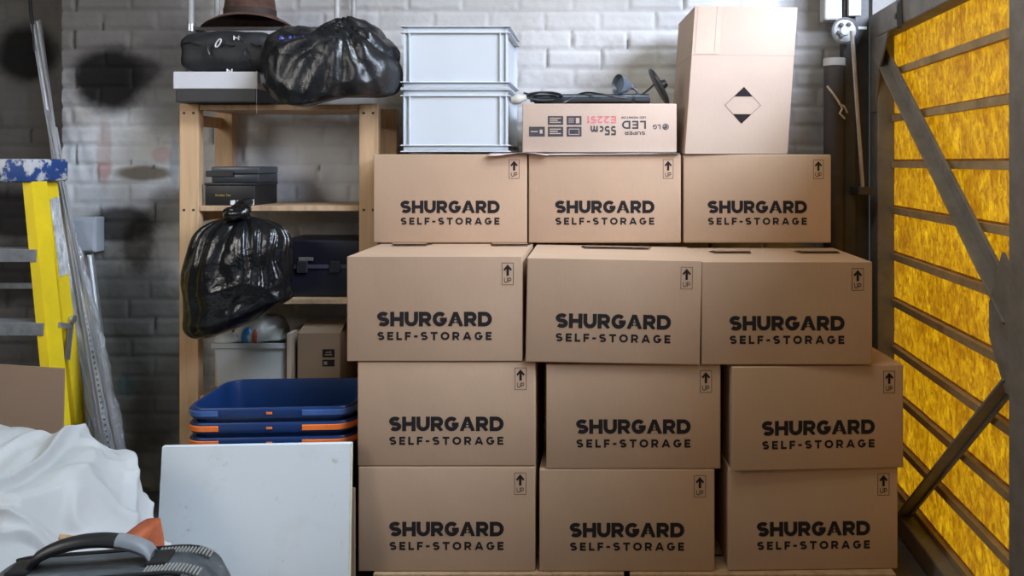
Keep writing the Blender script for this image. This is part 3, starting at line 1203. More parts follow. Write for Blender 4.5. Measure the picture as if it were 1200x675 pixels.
# ------------------------------------------------------------------ wooden shelving unit
SF, SR = 3.13, 3.42        # front faces of front and rear posts
SX0, SX1 = X(210, SF), X(443, SF)
su = thing('shelving_unit', 'open pine shelving unit standing against the brick wall', 'shelf', ((SX0 + SX1) / 2, 3.27, 0))
pw = .078
for yf in (SF, SR):
    for x in (SX0, SX1 - pw):
        q = B()
        q.box((x, yf, 0), (x + pw, yf + .042, 1.738), .003)
        q.build('post', M['pine'], su)
for x in (SX0 + .012, SX1 - pw + .012):
    for z in (1.70, 1.30, .91, .51, .14):
        B().box((x, SF + .043, z - .05), (x + .022, SR - .001, z - .003), .002).build('side_rail', M['pine'], su)
shelf_z = (1.735, 1.322, .942, .545, .16)
for i, z in enumerate(shelf_z):
    q = B()
    q.box((SX0 + pw + .002, SF + .006, z - .022), (SX1 - pw - .002, SR + .03, z), .002)
    q.build('shelf_board', M['pine_board'], su)
# screw heads on the front posts
for x in (SX0 + .02, SX0 + pw - .02, SX1 - pw + .02, SX1 - .02):
    for z in (1.70, 1.305, .925):
        B().lathe([(0, -.001), (.0055, -.001), (.005, .002), (0, .0022)], 10, Matrix.Translation((x, SF - .0002, z)) @ Matrix.Rotation(pi / 2, 4, 'X')).build('screw', M['steel_dark'], su)


def rbox(w, d, h, r, mat, name, parent, loc, crown=0.0, nz=.0, sub=2):
    """soft rounded box, local base centre at loc (relative to parent)"""
    bm = bmesh.new()
    bmesh.ops.create_cube(bm, size=1, matrix=Matrix.Translation((0, 0, .5)))
    bmesh.ops.scale(bm, vec=(w, d, h), verts=bm.verts[:])
    bmesh.ops.bevel(bm, geom=bm.edges[:], offset=r, segments=4, profile=.5, affect='EDGES')
    if nz or crown:
        bmesh.ops.subdivide_edges(bm, edges=[e for e in bm.edges if e.calc_length() > .05], cuts=7, use_grid_fill=True)
        for v in bm.verts:
            p = Vector(v.co)
            n = noise.fractal(p * 9 + Vector((loc[0] * 3, 7, loc[2])), 1.0, 2.0, 3)
            k = 1 + crown * (1 - (2 * p.x / w) ** 2) * (p.z / h)
            v.co.z = p.z * k + n * nz * (p.z / h)
            v.co.x += n * nz * .7
            v.co.y += noise.noise(p * 13) * nz
    bm.transform(Matrix.Translation(loc))
    me = bpy.data.meshes.new(name)
    bm.to_mesh(me)
    bm.free()
    me.polygons.foreach_set('use_smooth', [True] * len(me.polygons))
    me.set_sharp_from_angle(angle=R(60))
    return obj(name, me, mat, parent)


def rrect(w, d, r, n=5):
    """rounded rectangle outline, centred"""
    out = []
    for cx, cy, a in ((w / 2 - r, d / 2 - r, 0), (-w / 2 + r, d / 2 - r, 90), (-w / 2 + r, -d / 2 + r, 180), (w / 2 - r, -d / 2 + r, 270)):
        for i in range(n + 1):
            t = R(a + 90 * i / n)
            out.append((cx + r * cos(t), cy + r * sin(t)))
    return out


# white-lidded black box on the top shelf
bx0, bx1, by, bd, bz = X(204, 3.05), X(301, 3.05), 3.05, .30, 1.7385
wb = thing('shoe_box', 'flat black box with white lid at the left end of the top shelf', 'box', ((bx0 + bx1) / 2, by + bd / 2, bz))
B().box((bx0 + .004, by + .004, bz), (bx1 - .004, by + bd - .004, bz + .060), .003).build('box_base', simple('black_card', (.016, .017, .02), .5), wb)
B().box((bx0 - .004, by - .002, bz + .052), (bx1 + .004, by + bd, bz + .121), .004).build('lid', M['white_card'], wb)

# black holdall on that box
hx0, hx1 = X(203, 3.05), X(314, 3.05)
hz = bz + .127
hb_ = thing('holdall', 'black nylon holdall squashed on the white-lidded box under the hat', 'bag', ((hx0 + hx1) / 2, 3.215, hz))
rbox(hx1 - hx0, .30, .158, .05, M['black_fabric'], 'bag_body', hb_, (0, 0, 0), .06, .012)
q = B()
q.tube([(-.16 + .32 * i / 20, -.151 - .006 * sin(i * .7), .105 + .008 * sin(i * .9)) for i in range(21)], .0035, 6)
q.build('zip', simple('dark_zip', (.03, .03, .032), .35, metal=.5), hb_, smooth=True, local=True)
q = B()
a, c = P(243, 58, 3.05) - Vector(hb_.location), P(251, 50, 3.05) - Vector(hb_.location)
q.tube([(a.x + .006, -.162, a.z - .02), (a.x, -.164, a.z), (a.x + .004, -.166, a.z + .02)], .004, 6)
q.build('zip_pull', M['black_plastic'], hb_, smooth=True, local=True)
q = B()
q.tube([Vector((-.012 + .008 * cos(t * pi / 8), -.160, .108 + .016 * sin(t * pi / 8))) + Vector((.5 * .016 * sin(t * pi / 8), 0, 0)) for t in range(16)], .003, 6, closed=True)
q.build('white_tag', M['white_card'], hb_, smooth=True, local=True)
q = B()
for nm, px, py in (('H', 276, 44), ('N', 268, 83)):
    pp = P(px, py, 3.05) - Vector(hb_.location)
    write(q, nm, pp.x, pp.z, .024, .017, .2, -.158)
q.build('printed_letters', M['white_ink'], hb_, local=True)
q = B()
q.tube([(.07 + .05 * i / 12 * (1 if i < 7 else .8), -.155 - .01 * sin(i), .15 - .011 * i) for i in range(13)], .0022, 6)
q.build('draw_cord', M['black_plastic'], hb_, smooth=True, local=True)
q = B()
q.tube([(X(301, 3.03), 3.028, 1.86 - .013 * i + 0) for i in range(14)], .0012, 6)
tag(q.build('string', M['white_card'], smooth=True), 'thin white string dangling in front of the white-lidded box', 'string')

# upturned metal stand
RY0, RY1, RZ = 3.21, 3.43, 2.058
rx0, rx1 = X(224, RY0), X(395, RY0)
rk = thing('metal_stand', 'upturned metal stand, its four pale legs pointing up above the shelf', 'stand', ((rx0 + rx1) / 2, 3.32, RZ))
for x, y in ((rx0, RY0), (rx1, RY0), (rx0, RY1), (rx1, RY1)):
    lg = B().tube([(x, y, RZ - .004), (x, y, RZ + .62)], .0115, 12).build('leg', M['pale_metal'], rk, smooth=True)
    B().tube([(x, y, RZ - .012), (x, y, RZ + .018)], .016, 12).build('leg_socket', M['zinc'], lg, smooth=True)
q = B()
for a, c in (((rx0, RY0), (rx1, RY0)), ((rx0, RY1), (rx1, RY1)), ((rx0, RY0), (rx0, RY1)), ((rx1, RY0), (rx1, RY1))):
    q.bar((*a, RZ), (*c, RZ), .018, .012)
q.build('frame', M['steel_dark'], rk)

# hat on the stand
ht = thing('hat', 'brown wide-brimmed felt hat resting on the upturned stand', 'hat', (X(292, 3.26), 3.27, RZ + .027))
q = B()
n = 48
prof = [(.197, .004), (.188, .010), (.160, .022), (.125, .032), (.106, .040)]
rings = []
for r, z in prof:
    rings.append([(r * cos(2 * pi * k / n) * 1.0, r * .82 * sin(2 * pi * k / n), z + (.018 * cos(2 * (2 * pi * k / n) + 2.6) - .006) * ((r - .1) / .09)) for k in range(n)])
q.loft(rings)
q.build('brim', M['brown_felt'], ht, smooth=True, local=True)
ht.children[0].modifiers.new('thickness', 'SOLIDIFY').thickness = .003
q = B()
prof = [(.1055, .036), (.105, .06), (.101, .095), (.096, .118), (.084, .130), (.055, .126), (0, .118)]
q.lathe(prof, n)
for v in q.bm.verts:
    v.co.y *= .84
q.build('crown', M['brown_felt'], ht, smooth=True, local=True)
q = B()
q.lathe([(.107, .038), (.1072, .062), (.1045, .062), (.105, .038)], n)
for v in q.bm.verts:
    v.co.y *= .845
q.build('hat_band', simple('dark_brown_band', (.035, .018, .012), .7), ht, smooth=True, local=True)


# ------------------------------------------------------------------ bin liners
def crumple(p, s, seed):
    """faceted plastic crease height"""
    q_ = p * s + Vector((seed * 3.7, seed * 1.9, seed))
    q_ += Vector((noise.noise(q_ * .6), noise.noise(q_ * .6 + Vector((9, 0, 0))), noise.noise(q_ * .6 + Vector((0, 9, 0))))) * .8
    dd, _ = noise.voronoi(q_)
    return dd[0] - .35 * dd[1]


def bag_mesh(name, mat, parent, loc, rad, seed, nu=150, nv=90, flat=.0, power=2.5, fold=.03, droop=None, knot=None):
    q = B()
    grid = []
    for j in range(nv + 1):
        v = pi * j / nv
        row = []
        for i in range(nu):
            u = 2 * pi * i / nu
            cu, su_, cv, sv = cos(u), sin(u), cos(v), sin(v)
            e = 2 / power
            sg = lambda t: (abs(t) ** e) * (1 if t >= 0 else -1)
            p = Vector((rad[0] * sg(cu) * sg(sv), rad[1] * sg(su_) * sg(sv), rad[2] * sg(cv)))
            nrm = Vector((p.x / rad[0] ** 2, p.y / rad[1] ** 2, p.z / rad[2] ** 2)).normalized()
            h = crumple(p, 5.5, seed) * fold + crumple(p, 13, seed + 2) * fold * .45
            h += noise.noise(p * 4 + Vector((seed, 0, 0))) * fold * 1.2
            if knot:
                dk = (p - Vector(knot))
                a = math.atan2(dk.z, dk.x)
                h += (abs(sin(a * 9 + noise.noise(p * 6) * 2)) - .5) * fold * 1.1 * math.exp(-dk.length / .16)
            p = p + nrm * h
            if p.z < -rad[2] + flat:
                p.z = -rad[2] + flat + (p.z + rad[2] - flat) * .03
            if droop:
                p = droop(p)
            row.append(p)
        grid.append(row)
    top = q.bm.verts.new(grid[0][0])
    bot = q.bm.verts.new(grid[-1][0])
    vs = [[q.bm.verts.new(p) for p in r] for r in grid[1:-1]]
    for a, c in zip(vs, vs[1:]):
        for i in range(nu):
            q.bm.faces.new((a[i], c[i], c[(i + 1) % nu], a[(i + 1) % nu]))
    for i in range(nu):
        q.bm.faces.new((top, vs[0][i], vs[0][(i + 1) % nu]))
        q.bm.faces.new((bot, vs[-1][(i + 1) % nu], vs[-1][i]))
    q.bm.transform(Matrix.Translation(Vector(loc)))
    return q.build(name, mat, parent, smooth=True, angle=None, local=True)


gb = thing('garbage_bag', 'bulging black bin liner sitting on the top shelf beside the grey crates', 'bag', (X(391, 3.06), 3.07, 1.7365))


def droop1(p):
    if p.y < -.02:
        t = min(1, (-.02 - p.y) / .08)
        p.z -= (.040 * math.exp(-((p.x + .09) / .12) ** 2) + .012) * t * max(0, min(1, .5 - p.z / .2))
    return p


bag_mesh('bag_body', M['dull_bag'], gb, (0, 0, .146), (.252, .155, .145), 3, flat=.03, power=2.6, fold=.040, droop=droop1, knot=(.06, -.05, .14))
q = B()
pts = [Vector((.045 + .012 * i, -.02 + .003 * i, .255 + .009 * i + .004 * sin(i * 2))) for i in range(6)]
q.tube([(.03, -.03, .235)] + pts + [(.125, 0, .315)], [.05, .042, .03, .024, .022, .026, .02, .006], 14)
for v in q.bm.verts:
    v.co += Vector((noise.noise(v.co * 40), noise.noise(v.co * 40 + Vector((5, 0, 0))), noise.noise(v.co * 40 + Vector((0, 5, 0))))) * .008
q.build('tied_neck', M['black_bag'], gb, smooth=True, local=True, angle=None)
q = B()
for k in range(2):
    q.grid(10, 6, lambda i, j: Vector((-.165 + .055 * k + .05 * i / 9, -.142 - .004 * sin(i), .195 + .045 * j / 5 + .006 * sin(i + k))))
o = q.build('blue_lining', simple('blue_film', (.03, .045, .22), .35), gb, smooth=True, local=True)
o.modifiers.new('thickness', 'SOLIDIFY').thickness = .001

hg = thing('garbage_bag', 'shiny black bin liner tied to the middle shelf, hanging down in front', 'bag', (X(284, 2.99), 2.970, Zz(390, 2.99)))


def hang_bag():
    nu, nv = 200, 110
    q = B()
    ztop = Zz(252, 2.99) - hg.location.z
    rows = []
    for j in range(nv + 1):
        t = j / nv
        # half-width outline: narrow at the knot, wide shoulders, round bottom
        sh = (1 - math.exp(-t / .075)) ** .75
        bo = 1 - max(0, (t - .80) / .20) ** 2.4
        w = .192 * sh * math.sqrt(max(bo, 0))
        dp = .100 * (1 - math.exp(-t / .22)) ** .8 * math.sqrt(max(bo, 0)) + .012 * sh
        z = ztop * (1 - t)
        row = []
        for i in range(nu):
            a = 2 * pi * i / nu
            x, y = w * cos(a), dp * sin(a)
            s = 1 if cos(a) < 0 else 0
            # bottom hangs lower on the left
            zz = z - .02 * cos(a) * 0
            fade = math.exp(-t * 2.0)
            ph = 1.3 * noise.noise(Vector((a * 1.3, t * 2.4, 3)))
            f = abs(sin(a * 7.5 + ph * 2.2)) ** .7 - .55
            f2 = abs(sin(a * 15 + ph * 3.1 + t * 2)) ** .8 - .55
            pz = Vector((x, y, z))
            h = .030 * f * fade + .009 * f2 * fade + (crumple(pz, 5.0, 11) * .036 + crumple(pz, 12, 4) * .007) * (1 - math.exp(-t * 4))
            h *= min(1, t / .05 + .15)
            k = 1 + h / max(.06, math.hypot(x, y))
            lean = -.012 * math.sin(t * pi) + .012 * (1 - t)
            row.append(Vector((x * k + lean, y * k, zz + (.105 * (x / .20 + .25) * (max(0, t - .45) / .55) ** 1.5) + .02 * sh * (abs(x) / .22) * -1 * (1 - t) * .9)))
        rows.append(row)
    vs = [[q.bm.verts.new(p) for p in r] for r in rows]
    for a, c in zip(vs, vs[1:]):
        for i in range(nu):
            q.bm.faces.new((a[i], c[i], c[(i + 1) % nu], a[(i + 1) % nu]))
    q.bm.faces.new(vs[0][::-1])
    q.bm.faces.new(vs[-1])
    return q.build('bag_body', M['black_bag'], hg, smooth=True, angle=None, local=True)


hang_bag()
zt = Zz(252, 2.99) - hg.location.z
q = B()
ring = []
for i in range(40):
    a = 2 * pi * i / 40
    ring.append((.034 * cos(a) + .004, -.03 + .022 * sin(a * 1.0), zt + .014 + .014 * sin(a + .6)))
q.tube(ring, .019, 12, closed=True)
q.tube([(-.03, -.02, zt + .0), (-.005, -.035, zt + .02), (.03, -.03, zt + .004), (.045, -.02, zt - .015)], [.018, .024, .022, .01], 12)
q.tube([(-.01, -.0, zt + .01), (-.02, .05, zt + .035), (-.018, .115, zt + .045), (-.018, .143, zt + .042)], [.026, .024, .02, .008], 12)
for v in q.bm.verts:
    v.co += Vector((noise.noise(v.co * 45), noise.noise(v.co * 45 + Vector((5, 0, 0))), noise.noise(v.co * 45 + Vector((0, 5, 0))))) * .007
q.build('knot', M['black_bag'], hg, smooth=True, local=True, angle=None)

# ------------------------------------------------------------------ black boxes on the middle shelf
z = 1.3225
kb0, kb1 = X(232, 3.14), X(272, 3.14)
gx = thing('gift_box', 'black box with gold lettering on the middle shelf, under a slim case', 'box', ((kb0 + .23 / 2 + .005), 3.27, z))
bw_, bd_ = .205, .22
rbox(bw_, bd_, .082, .003, simple('black_card_box', (.012, .012, .013), .4), 'box_body', gx, (0, 0, 0))
rbox(bw_ + .005, bd_ + .005, .010, .002, simple('black_card_lid', (.02, .02, .023), .3), 'lid', gx, (0, 0, .0822))
q = B()
q.box((-bw_ / 2 + .026, -bd_ / 2 - .0006, .0375), (-bw_ / 2 + .0262, -bd_ / 2 - .0004, .0377))
write(q, 'MC', -.052, .042, .014, .009, .15, -bd_ / 2 - .0008)
write(q, 'oocn', -.032, .043, .022, .011, .15, -bd_ / 2 - .0008)
write(q, 'Too', -.006, .042, .018, .009, .15, -bd_ / 2 - .0008)
q.build('gold_lettering', M['gold'], gx, local=True)
q = B()
for k in range(4):
    q.flat([(bw_ / 2 - .10 + .026 * k, -bd_ / 2 - .0007, .002), (bw_ / 2 - .10 + .026 * k + .02, -bd_ / 2 - .0007, .002), (bw_ / 2 - .10 + .026 * k + .02, -bd_ / 2 - .0007, .022 + .003 * (k % 2)), (bw_ / 2 - .10 + .026 * k, -bd_ / 2 - .0007, .02)])
q.build('white_sticker', M['white_ink'], gx, local=True)
gx.location = (X(268, 3.14), 3.26, z)
sc = thing('slim_case', 'slim dark plastic case with clasp lying on the gold-lettered black box', 'case', (X(272, 3.14), 3.26, z + .0925))
rbox(.196, .19, .036, .006, simple('dark_slate_plastic', (.035, .042, .05), .3), 'case_base', sc, (0, 0, 0))
rbox(.198, .192, .030, .006, simple('dark_slate_lid', (.06, .07, .08), .28), 'case_lid', sc, (0, 0, .0365))
B().box((-.118, -.102, .024), (-.004, -.094, .050), .003).build('clasp', M['black_plastic'], sc, local=True)

# ------------------------------------------------------------------ dark tool case on the lower shelf
tc = thing('tool_case', 'dark navy plastic case with latches on the shelf behind the hanging bag', 'case', (-1.142, 3.285, .9425))
rbox(.32, .22, .125, .008, M['navy'], 'case_base', tc, (0, 0, 0))
rbox(.326, .226, .112, .010, M['navy'], 'case_lid', tc, (0, 0, .1255))
B().box((-.17, -.118, .118), (.17, -.112, .134), .002).build('rim', simple('grey_navy_rim', (.05, .05, .075), .35), tc, local=True)
for x in (-.075, .06):
    B().box((x - .022, -.124, .100), (x + .022, -.112, .150), .004).build('latch', M['black_plastic'], tc, local=True)
B().box((-.09, -.121, .150), (-.03, -.114, .165), .002).build('handle', simple('taupe_handle', (.12, .11, .10), .5), tc, local=True)

# ------------------------------------------------------------------ bottom: white bin, plastic bags, box with symbols
zs = .546
wbx0, wbx1 = X(247, 3.15), X(334, 3.15)
bn = thing('storage_bin', 'white plastic bin with a lipped rim on the lowest visible shelf', 'bin', ((wbx0 + wbx1) / 2, 3.27, zs))
w_, d_, h_ = wbx1 - wbx0, .22, .205
q = B()
ro = lambda s, zz: [(x, y, zz) for x, y in rrect(w_ * s, d_ * s, .02)]
q.loft([ro(.93, 0), ro(1, h_), ro(.97, h_), ro(.90, .005)], cap0=True, cap1=True)
q.build('bin_body', M['white_plastic'], bn, smooth=True, local=True)
q = B()
q.loft([ro(1.005, h_ - .018), ro(1.06, h_ - .016), ro(1.06, h_ + .004), ro(.98, h_ + .004), ro(.98, h_ - .01)])
q.build('rim', M['white_plastic'], bn, smooth=True, local=True)

q = B()


def pile(seed, rx, ry, rz, col_fold):
    def fn(i, j):
        u, v = 2 * pi * i / 60, pi / 2 * j / 23
        p = Vector((rx * cos(u) * cos(v), ry * sin(u) * cos(v), rz * sin(v)))
        h = crumple(p, 9, seed) * col_fold
        return p * (1 + h / .08)
    return fn


def heap_part(name, label, cat, loc, rx, ry, rz, seed, mat, fold=.03):
    q = B()
    q.grid(60, 24, pile(seed, rx, ry, rz, fold), wrap=True)
    q.bm.faces.new([v for v in q.bm.verts][:60][::-1])
    zmin = min(v.co.z for v in q.bm.verts)
    for v in q.bm.verts:
        v.co.z -= zmin
    o = q.build(name, mat, None, smooth=True, angle=None)
    o.location = loc
    return tag(o, label, cat)


film = plastic_bag('clear_film', (.40, .40, .38), .16)
top = zs + h_ + .0045
heap_part('plastic_bag', 'crumpled pale clear plastic bag on the white bin, under the black bag', 'bag', (X(302, 3.2), 3.25, top), .10, .075, .085, 3, film, .035)
heap_part('plastic_wrapper', 'bright blue crumpled wrapper on the white bin', 'wrapper', (X(287, 3.16), 3.185, top), .028, .018, .058, 8, simple('blue_wrapper', (.02, .18, .42), .3), .012)
heap_part('red_scrap', 'small red plastic scrap beside the blue wrapper', 'scrap', (X(295.5, 3.14), 3.168, top), .010, .010, .055, 9, simple('red_plastic', (.42, .07, .03), .4), .006)
heap_part('white_parcel', 'flat white plastic parcel at the left end of the white bin', 'parcel', (X(264, 3.18), 3.20, top), .052, .04, .035, 5, M['white_plastic'], .012)

cbx0, cbx1 = X(346, 3.13), X(397, 3.13)
cb_ = thing('cardboard_box', 'brown cardboard box with two black printed symbols, beside the white bin', 'box', ((cbx0 + cbx1) / 2, 3.27, zs))
cw = cbx1 - cbx0
obj('carton', carton_body(cw, .250, .24), M['kraft_dull'], cb_)
q = B()
for zc, kind in ((.170, 0), (.133, 1)):
    x0, x1 = -.005 + .0, .052
    y = -.1208
    q.flat([(x0 + .02, y, zc - .017), (x0 + .07, y, zc - .017), (x0 + .07, y, zc + .017 - .006 * kind), (x0 + .02, y, zc + .017 - .006 * kind)])
    y -= .0004
    if kind == 0:
        for a in ((.03, -.008, .06, -.004), (.034, .002, .05, .006), (.052, -.002, .056, .010)):
            f = [(x0 + a[0], y, zc + a[1]), (x0 + a[2], y, zc + a[1]), (x0 + a[2], y, zc + a[3]), (x0 + a[0], y, zc + a[3])]
            q.flat(f, 1)
    else:
        q.flat([(x0 + .026, y, zc - .010), (x0 + .04, y, zc - .010), (x0 + .04, y, zc + .004), (x0 + .026, y, zc + .004)], 1)
q.build('printed_symbols', [M['ink'], M['kraft_dull']], cb_, local=True)
q = B()
q.loft([[(-cw / 2, -.12, .251), (cw / 2, -.12, .251)], [(-cw / 2 + .02, -.05, .295), (cw / 2, -.05, .291)]], closed=False)
o = q.build('open_flap', M['kraft_dull'], cb_, local=True)
o.modifiers.new('thickness', 'SOLIDIFY').thickness = .004
q = B()
q.box((X(336.5, 3.14), 3.135, zs), (X(342, 3.14), 3.30, zs + .255), .002)
tag(q.build('cardboard_sheet', M['kraft_pale']), 'narrow pale board standing between the white bin and the brown box', 'board')

# ------------------------------------------------------------------ nested blue tubs
TG = 'nested blue tubs'


def tub(z_rim, label, accents):
    w, d, h = .565, .36, .50
    r = thing('storage_tub', label, 'tub', ((X(216, 2.63) + X(405, 2.63)) / 2 + .004, 2.63 + d / 2, z_rim - h), R(3), TG)
    q = B()

    def ring(s, zz, inset=0):
        return [(x, y, zz) for x, y in rrect(w * s - inset, d * s - inset, .065)]
    q.loft([ring(.84, 0), ring(.93, h - .045), ring(.955, h - .004), ring(.955, h - .004, .006), ring(.93, h - .045, .010), ring(.84, .005, .010)], cap0=True, cap1=True)
    q.build('tub_body', M['blue'], r, smooth=True, local=True, angle=50)
    q = B()
    q.loft([ring(.95, h - .012), ring(.955, h - .034), ring(1.0, h - .036), ring(1.01, h - .030), ring(1.01, h - .006), ring(.995, h), ring(.96, h), ring(.95, h - .012)])
    q.build('rim', M['blue'], r, smooth=True, local=True, angle=50)
    # handles wrap round the two front corners
    out = rrect(w * 1.017, d * 1.017, .067, 8)
    for sgn, m in ((1, 0), (-1, 1)):
        pts = [(x, y) for x, y in out if sgn * x > w / 2 - .07 and y < -.04]
        pts.sort(key=lambda p: p[1] * 1.0 - sgn * 0)
        # from the front flat, round the corner, along the side
        fx = sgn * (w / 2 - (.17 if sgn > 0 else .115))
        fr = [p for p in pts]
        fr.sort(key=lambda p: (math.atan2(p[1] + d / 2 - .067, sgn * (p[0] - sgn * (w / 2 - .067)))))
        path = [(fx, -d * 1.017 / 2)] + fr + [(sgn * w * 1.017 / 2, -.02)]
        q = B()
        rings = []
        for i, (x, y) in enumerate(path):
            rings.append([(x, y, h - .028), (x * 1.004, y * 1.01 - .001, h - .026), (x * 1.004, y * 1.01 - .001, h - .010), (x, y, h - .008)])
        q.loft(rings, closed=True, cap0=True, cap1=True)
        q.build('handle', accents, r, smooth=True, local=True, angle=50)
    B().box((-.008, -d * 1.01 / 2 - .003, h - .022), (.012, -d * 1.01 / 2, h - .014), .001).build('badge', M['orange'], r, local=True)
    return r


tub(.557, 'lowest of three nested blue tubs, with orange handle strips', M['orange'])
tub(.608, 'middle of three nested blue tubs, with orange handle strips', M['orange'])
tub(.659, 'topmost nested blue tub, open and without orange strips', simple('pale_blue_grip', (.05, .11, .30), .3))

# ------------------------------------------------------------------ white board leaning on the tubs
k = N('white_melamine')
c = k.mix(k.fac(k.noise(4, 5, .6), .52, .72, 0, .4), (.68, .715, .735), (.50, .47, .40))
c = k.mix(k.fac(k.noise(13, 6, .75), .62, .72, 0, .75), c, (.33, .27, .19))
k.set(col=c, rough=.45)
wm = k.m
a_t, a_b = Vector((X(190, 2.55), 2.55, Zz(524, 2.55))), Vector((X(183, 2.46) - .0, 2.475, 0.002))
b_t, b_b = Vector((X(411, 2.55), 2.55, Zz(520, 2.55))), Vector((X(407.5, 2.475), 2.475, 0.002))
a_b.x = -1.432
wbd = thing('white_board', 'stained white melamine board leaning against the blue tubs', 'board', ((a_b + b_b) / 2))
off = Vector((0, .016, .001))
q = B()
q.loft([[a_b, b_b, b_t, a_t], [p + off for p in (a_b, b_b, b_t, a_t)]], cap0=True, cap1=True)
q.build('panel', wm, wbd)
q = B()
e1 = Vector((0, -.001, .0)); 
q.loft([[b_b + Vector((.0003, -.0005, 0)), b_t + Vector((.0003, -.0005, 0))], [b_b + Vector((.0003, .0165, 0)), b_t + Vector((.0003, .0165, 0))], [b_b + Vector((.0022, .0165, 0)), b_t + Vector((.0022, .0165, 0))], [b_b + Vector((.0022, -.0005, 0)), b_t + Vector((.0022, -.0005, 0))], [b_b + Vector((.0003, -.0005, 0)), b_t + Vector((.0003, -.0005, 0))]], closed=False)
q.build('edge_strip', simple('yellowed_edge', (.62, .58, .42), .6), wbd)
q = B().box((-.995, 2.592, .0), (-.818, 2.598, .40), .001)
tag(q.build('cardboard_sheet', M['kraft_dull']), 'dark brown cardboard strip standing between the white board and the boxes', 'cardboard')

# ------------------------------------------------------------------ white dust-sheet heap
def heap():
    nu, nv = 420, 220
    cx, cy, rx, ry, H = -2.02, 2.15, .785, .29, .64
    q = B()

    def fn(i, j):
        u = 2 * pi * i / nu
        v = (j / (nv - 1)) ** .85 * pi / 2
        e = 2 / 4.0
        sg = lambda t: (abs(t) ** e) * (1 if t >= 0 else -1)
        x, y, z = rx * sg(cos(u)) * cos(v) ** .4, ry * sg(sin(u)) * cos(v) ** .4, H * sin(v) ** .62
        p = Vector((x, y, z))
        w = Vector((noise.noise(p * 2.4 + Vector((3, 1, 0))), noise.noise(p * 2.4 + Vector((0, 8, 0))), noise.noise(p * 2.4 + Vector((5, 5, 0))))) * .16
        pw_ = p + w
        # taut facets between sharp creases, plus long thin folds
        d3, _ = noise.voronoi(pw_ * 3.1 + Vector((2, 7, 1)))
        d7, _ = noise.voronoi(pw_ * 7.5 + Vector((9, 1, 4)))
        r1 = max(0, 1 - abs(noise.noise(pw_ * 4.2 + Vector((1, 2, 3)))) * 5)
        r2 = max(0, 1 - abs(noise.noise(pw_ * 8.5 + Vector((7, 2, 3)))) * 4)
        h = .10 * (d3[0] - .3) - .05 * (d3[1] - d3[0]) + .035 * (d7[0] - .3) + .040 * r1 ** 1.5 + .020 * r2 ** 1.5
        g = min(1, z / .10)
        x += h * .45 * g * x / rx
        y += h * .7 * g * y / ry
        z = max(z + h * 1.0 * g, .003)
        s_ = max(0, (x - .30) / .38)
        z *= 1 - .24 * s_ ** 2
        return Vector((cx + x, cy + y, z))
    vs = q.grid(nu, nv, fn, wrap=True)
    q.bm.faces.new(vs[-1])
    q.bm.faces.new(vs[0][::-1])
    bmesh.ops.smooth_vert(q.bm, verts=q.bm.verts[:], factor=.5, use_axis_x=True, use_axis_y=True, use_axis_z=True)
    bmesh.ops.smooth_vert(q.bm, verts=q.bm.verts[:], factor=.5, use_axis_x=True, use_axis_y=True, use_axis_z=True)
    o = q.build('dust_sheet', M['sheet'], smooth=True, angle=None)
    return tag(o, 'crumpled white plastic dust sheet heaped in the left foreground', 'sheet')


heap()
q = B()
q.bar(P(72, 629, 1.76), P(122, 637, 1.90), .016, .012, bevel=.002)
tag(q.build('wood_stick', M['pine']), 'short wooden stick poking out of the white sheet behind the suitcase', 'stick')

# orange bag beside the board
q = B()


def obag(i, j):
    u = 2 * pi * i / 40
    t = j / 25
    z = .50 * t
    w = (.046 - .022 * t) * (abs(cos(u)) ** .6) * (1 if cos(u) > 0 else -1)
    y = (.11 - .05 * t) * (abs(sin(u)) ** .6) * (1 if sin(u) > 0 else -1)
    f = noise.noise(Vector((w * 30, y * 14, z * 9))) * .007
    return Vector((-1.235 + w + f - .01 * t, 2.10 + y + f, z))


vs = q.grid(40, 26, obag, wrap=True)
q.bm.faces.new(vs[0][::-1])
q.bm.faces.new(vs[-1])
tag(q.build('orange_bag', M['orange_dark'], smooth=True, angle=None), 'limp orange bag squeezed between the white sheet and the white board', 'bag')

# ------------------------------------------------------------------ suitcase in the foreground
sk = thing('suitcase', 'scuffed dark grey suitcase standing upright in the left foreground', 'suitcase', (-.976, 1.50, 0), R(9))
sk.scale = (1, 1, 1.012)
sw, sd, shh = .475, .235, .712
k = N('dusty_grey_nylon')
c = k.ramp(k.noise(5, 6, .75, (.5, 1.5, 2), 1.2), [(.34, (.040, .047, .054)), (.52, (.095, .105, .115)), (.70, (.24, .25, .265))])
k.set(col=c, rough=.55, spec=.4)
k.bump(k.noise(140, 3, .6), .25, .002)
nyl = k.m


def sring(zz, ins=0.0, r=.075):
    return [(x, y, zz) for x, y in rrect(sw - ins * 2, sd - ins * 2, max(.03, r - ins), 7)]


def sarc(prof, name, mat, parent):
    q = B()
    q.loft([sring(z_, i_) for i_, z_ in prof], cap0=True, cap1=True)
    return q.build(name, mat, parent, smooth=True, local=True, angle=45)


body = sarc([(.03, .025), (.008, .03), (0, .05), (0, .60), (.006, .645), (.022, .680), (.045, .698), (.075, .705)], 'case_body', nyl, sk)
# rounded shoulders: pull the ends of the top down
me = body.data
for v in me.vertices:
    if v.co.z > .55:
        ex = max(0, abs(v.co.x) - .12) / (sw / 2 - .12)
        v.co.z -= .045 * ex ** 2.6 * (v.co.z - .55) / .155


def topz(x, base=.705):
    ex = max(0, abs(x) - .12) / (sw / 2 - .12)
    return base - .045 * min(1.2, ex) ** 2.6


# piping seams round the case
for yy in (-.052, .052):
    q = B()
    pts = [(x, yy, topz(x) + .0005) for x in np.linspace(-.17, .17, 18)]
    q.tube(pts, .0035, 8)
    q.build('piping', M['black_plastic'], sk, smooth=True, local=True)
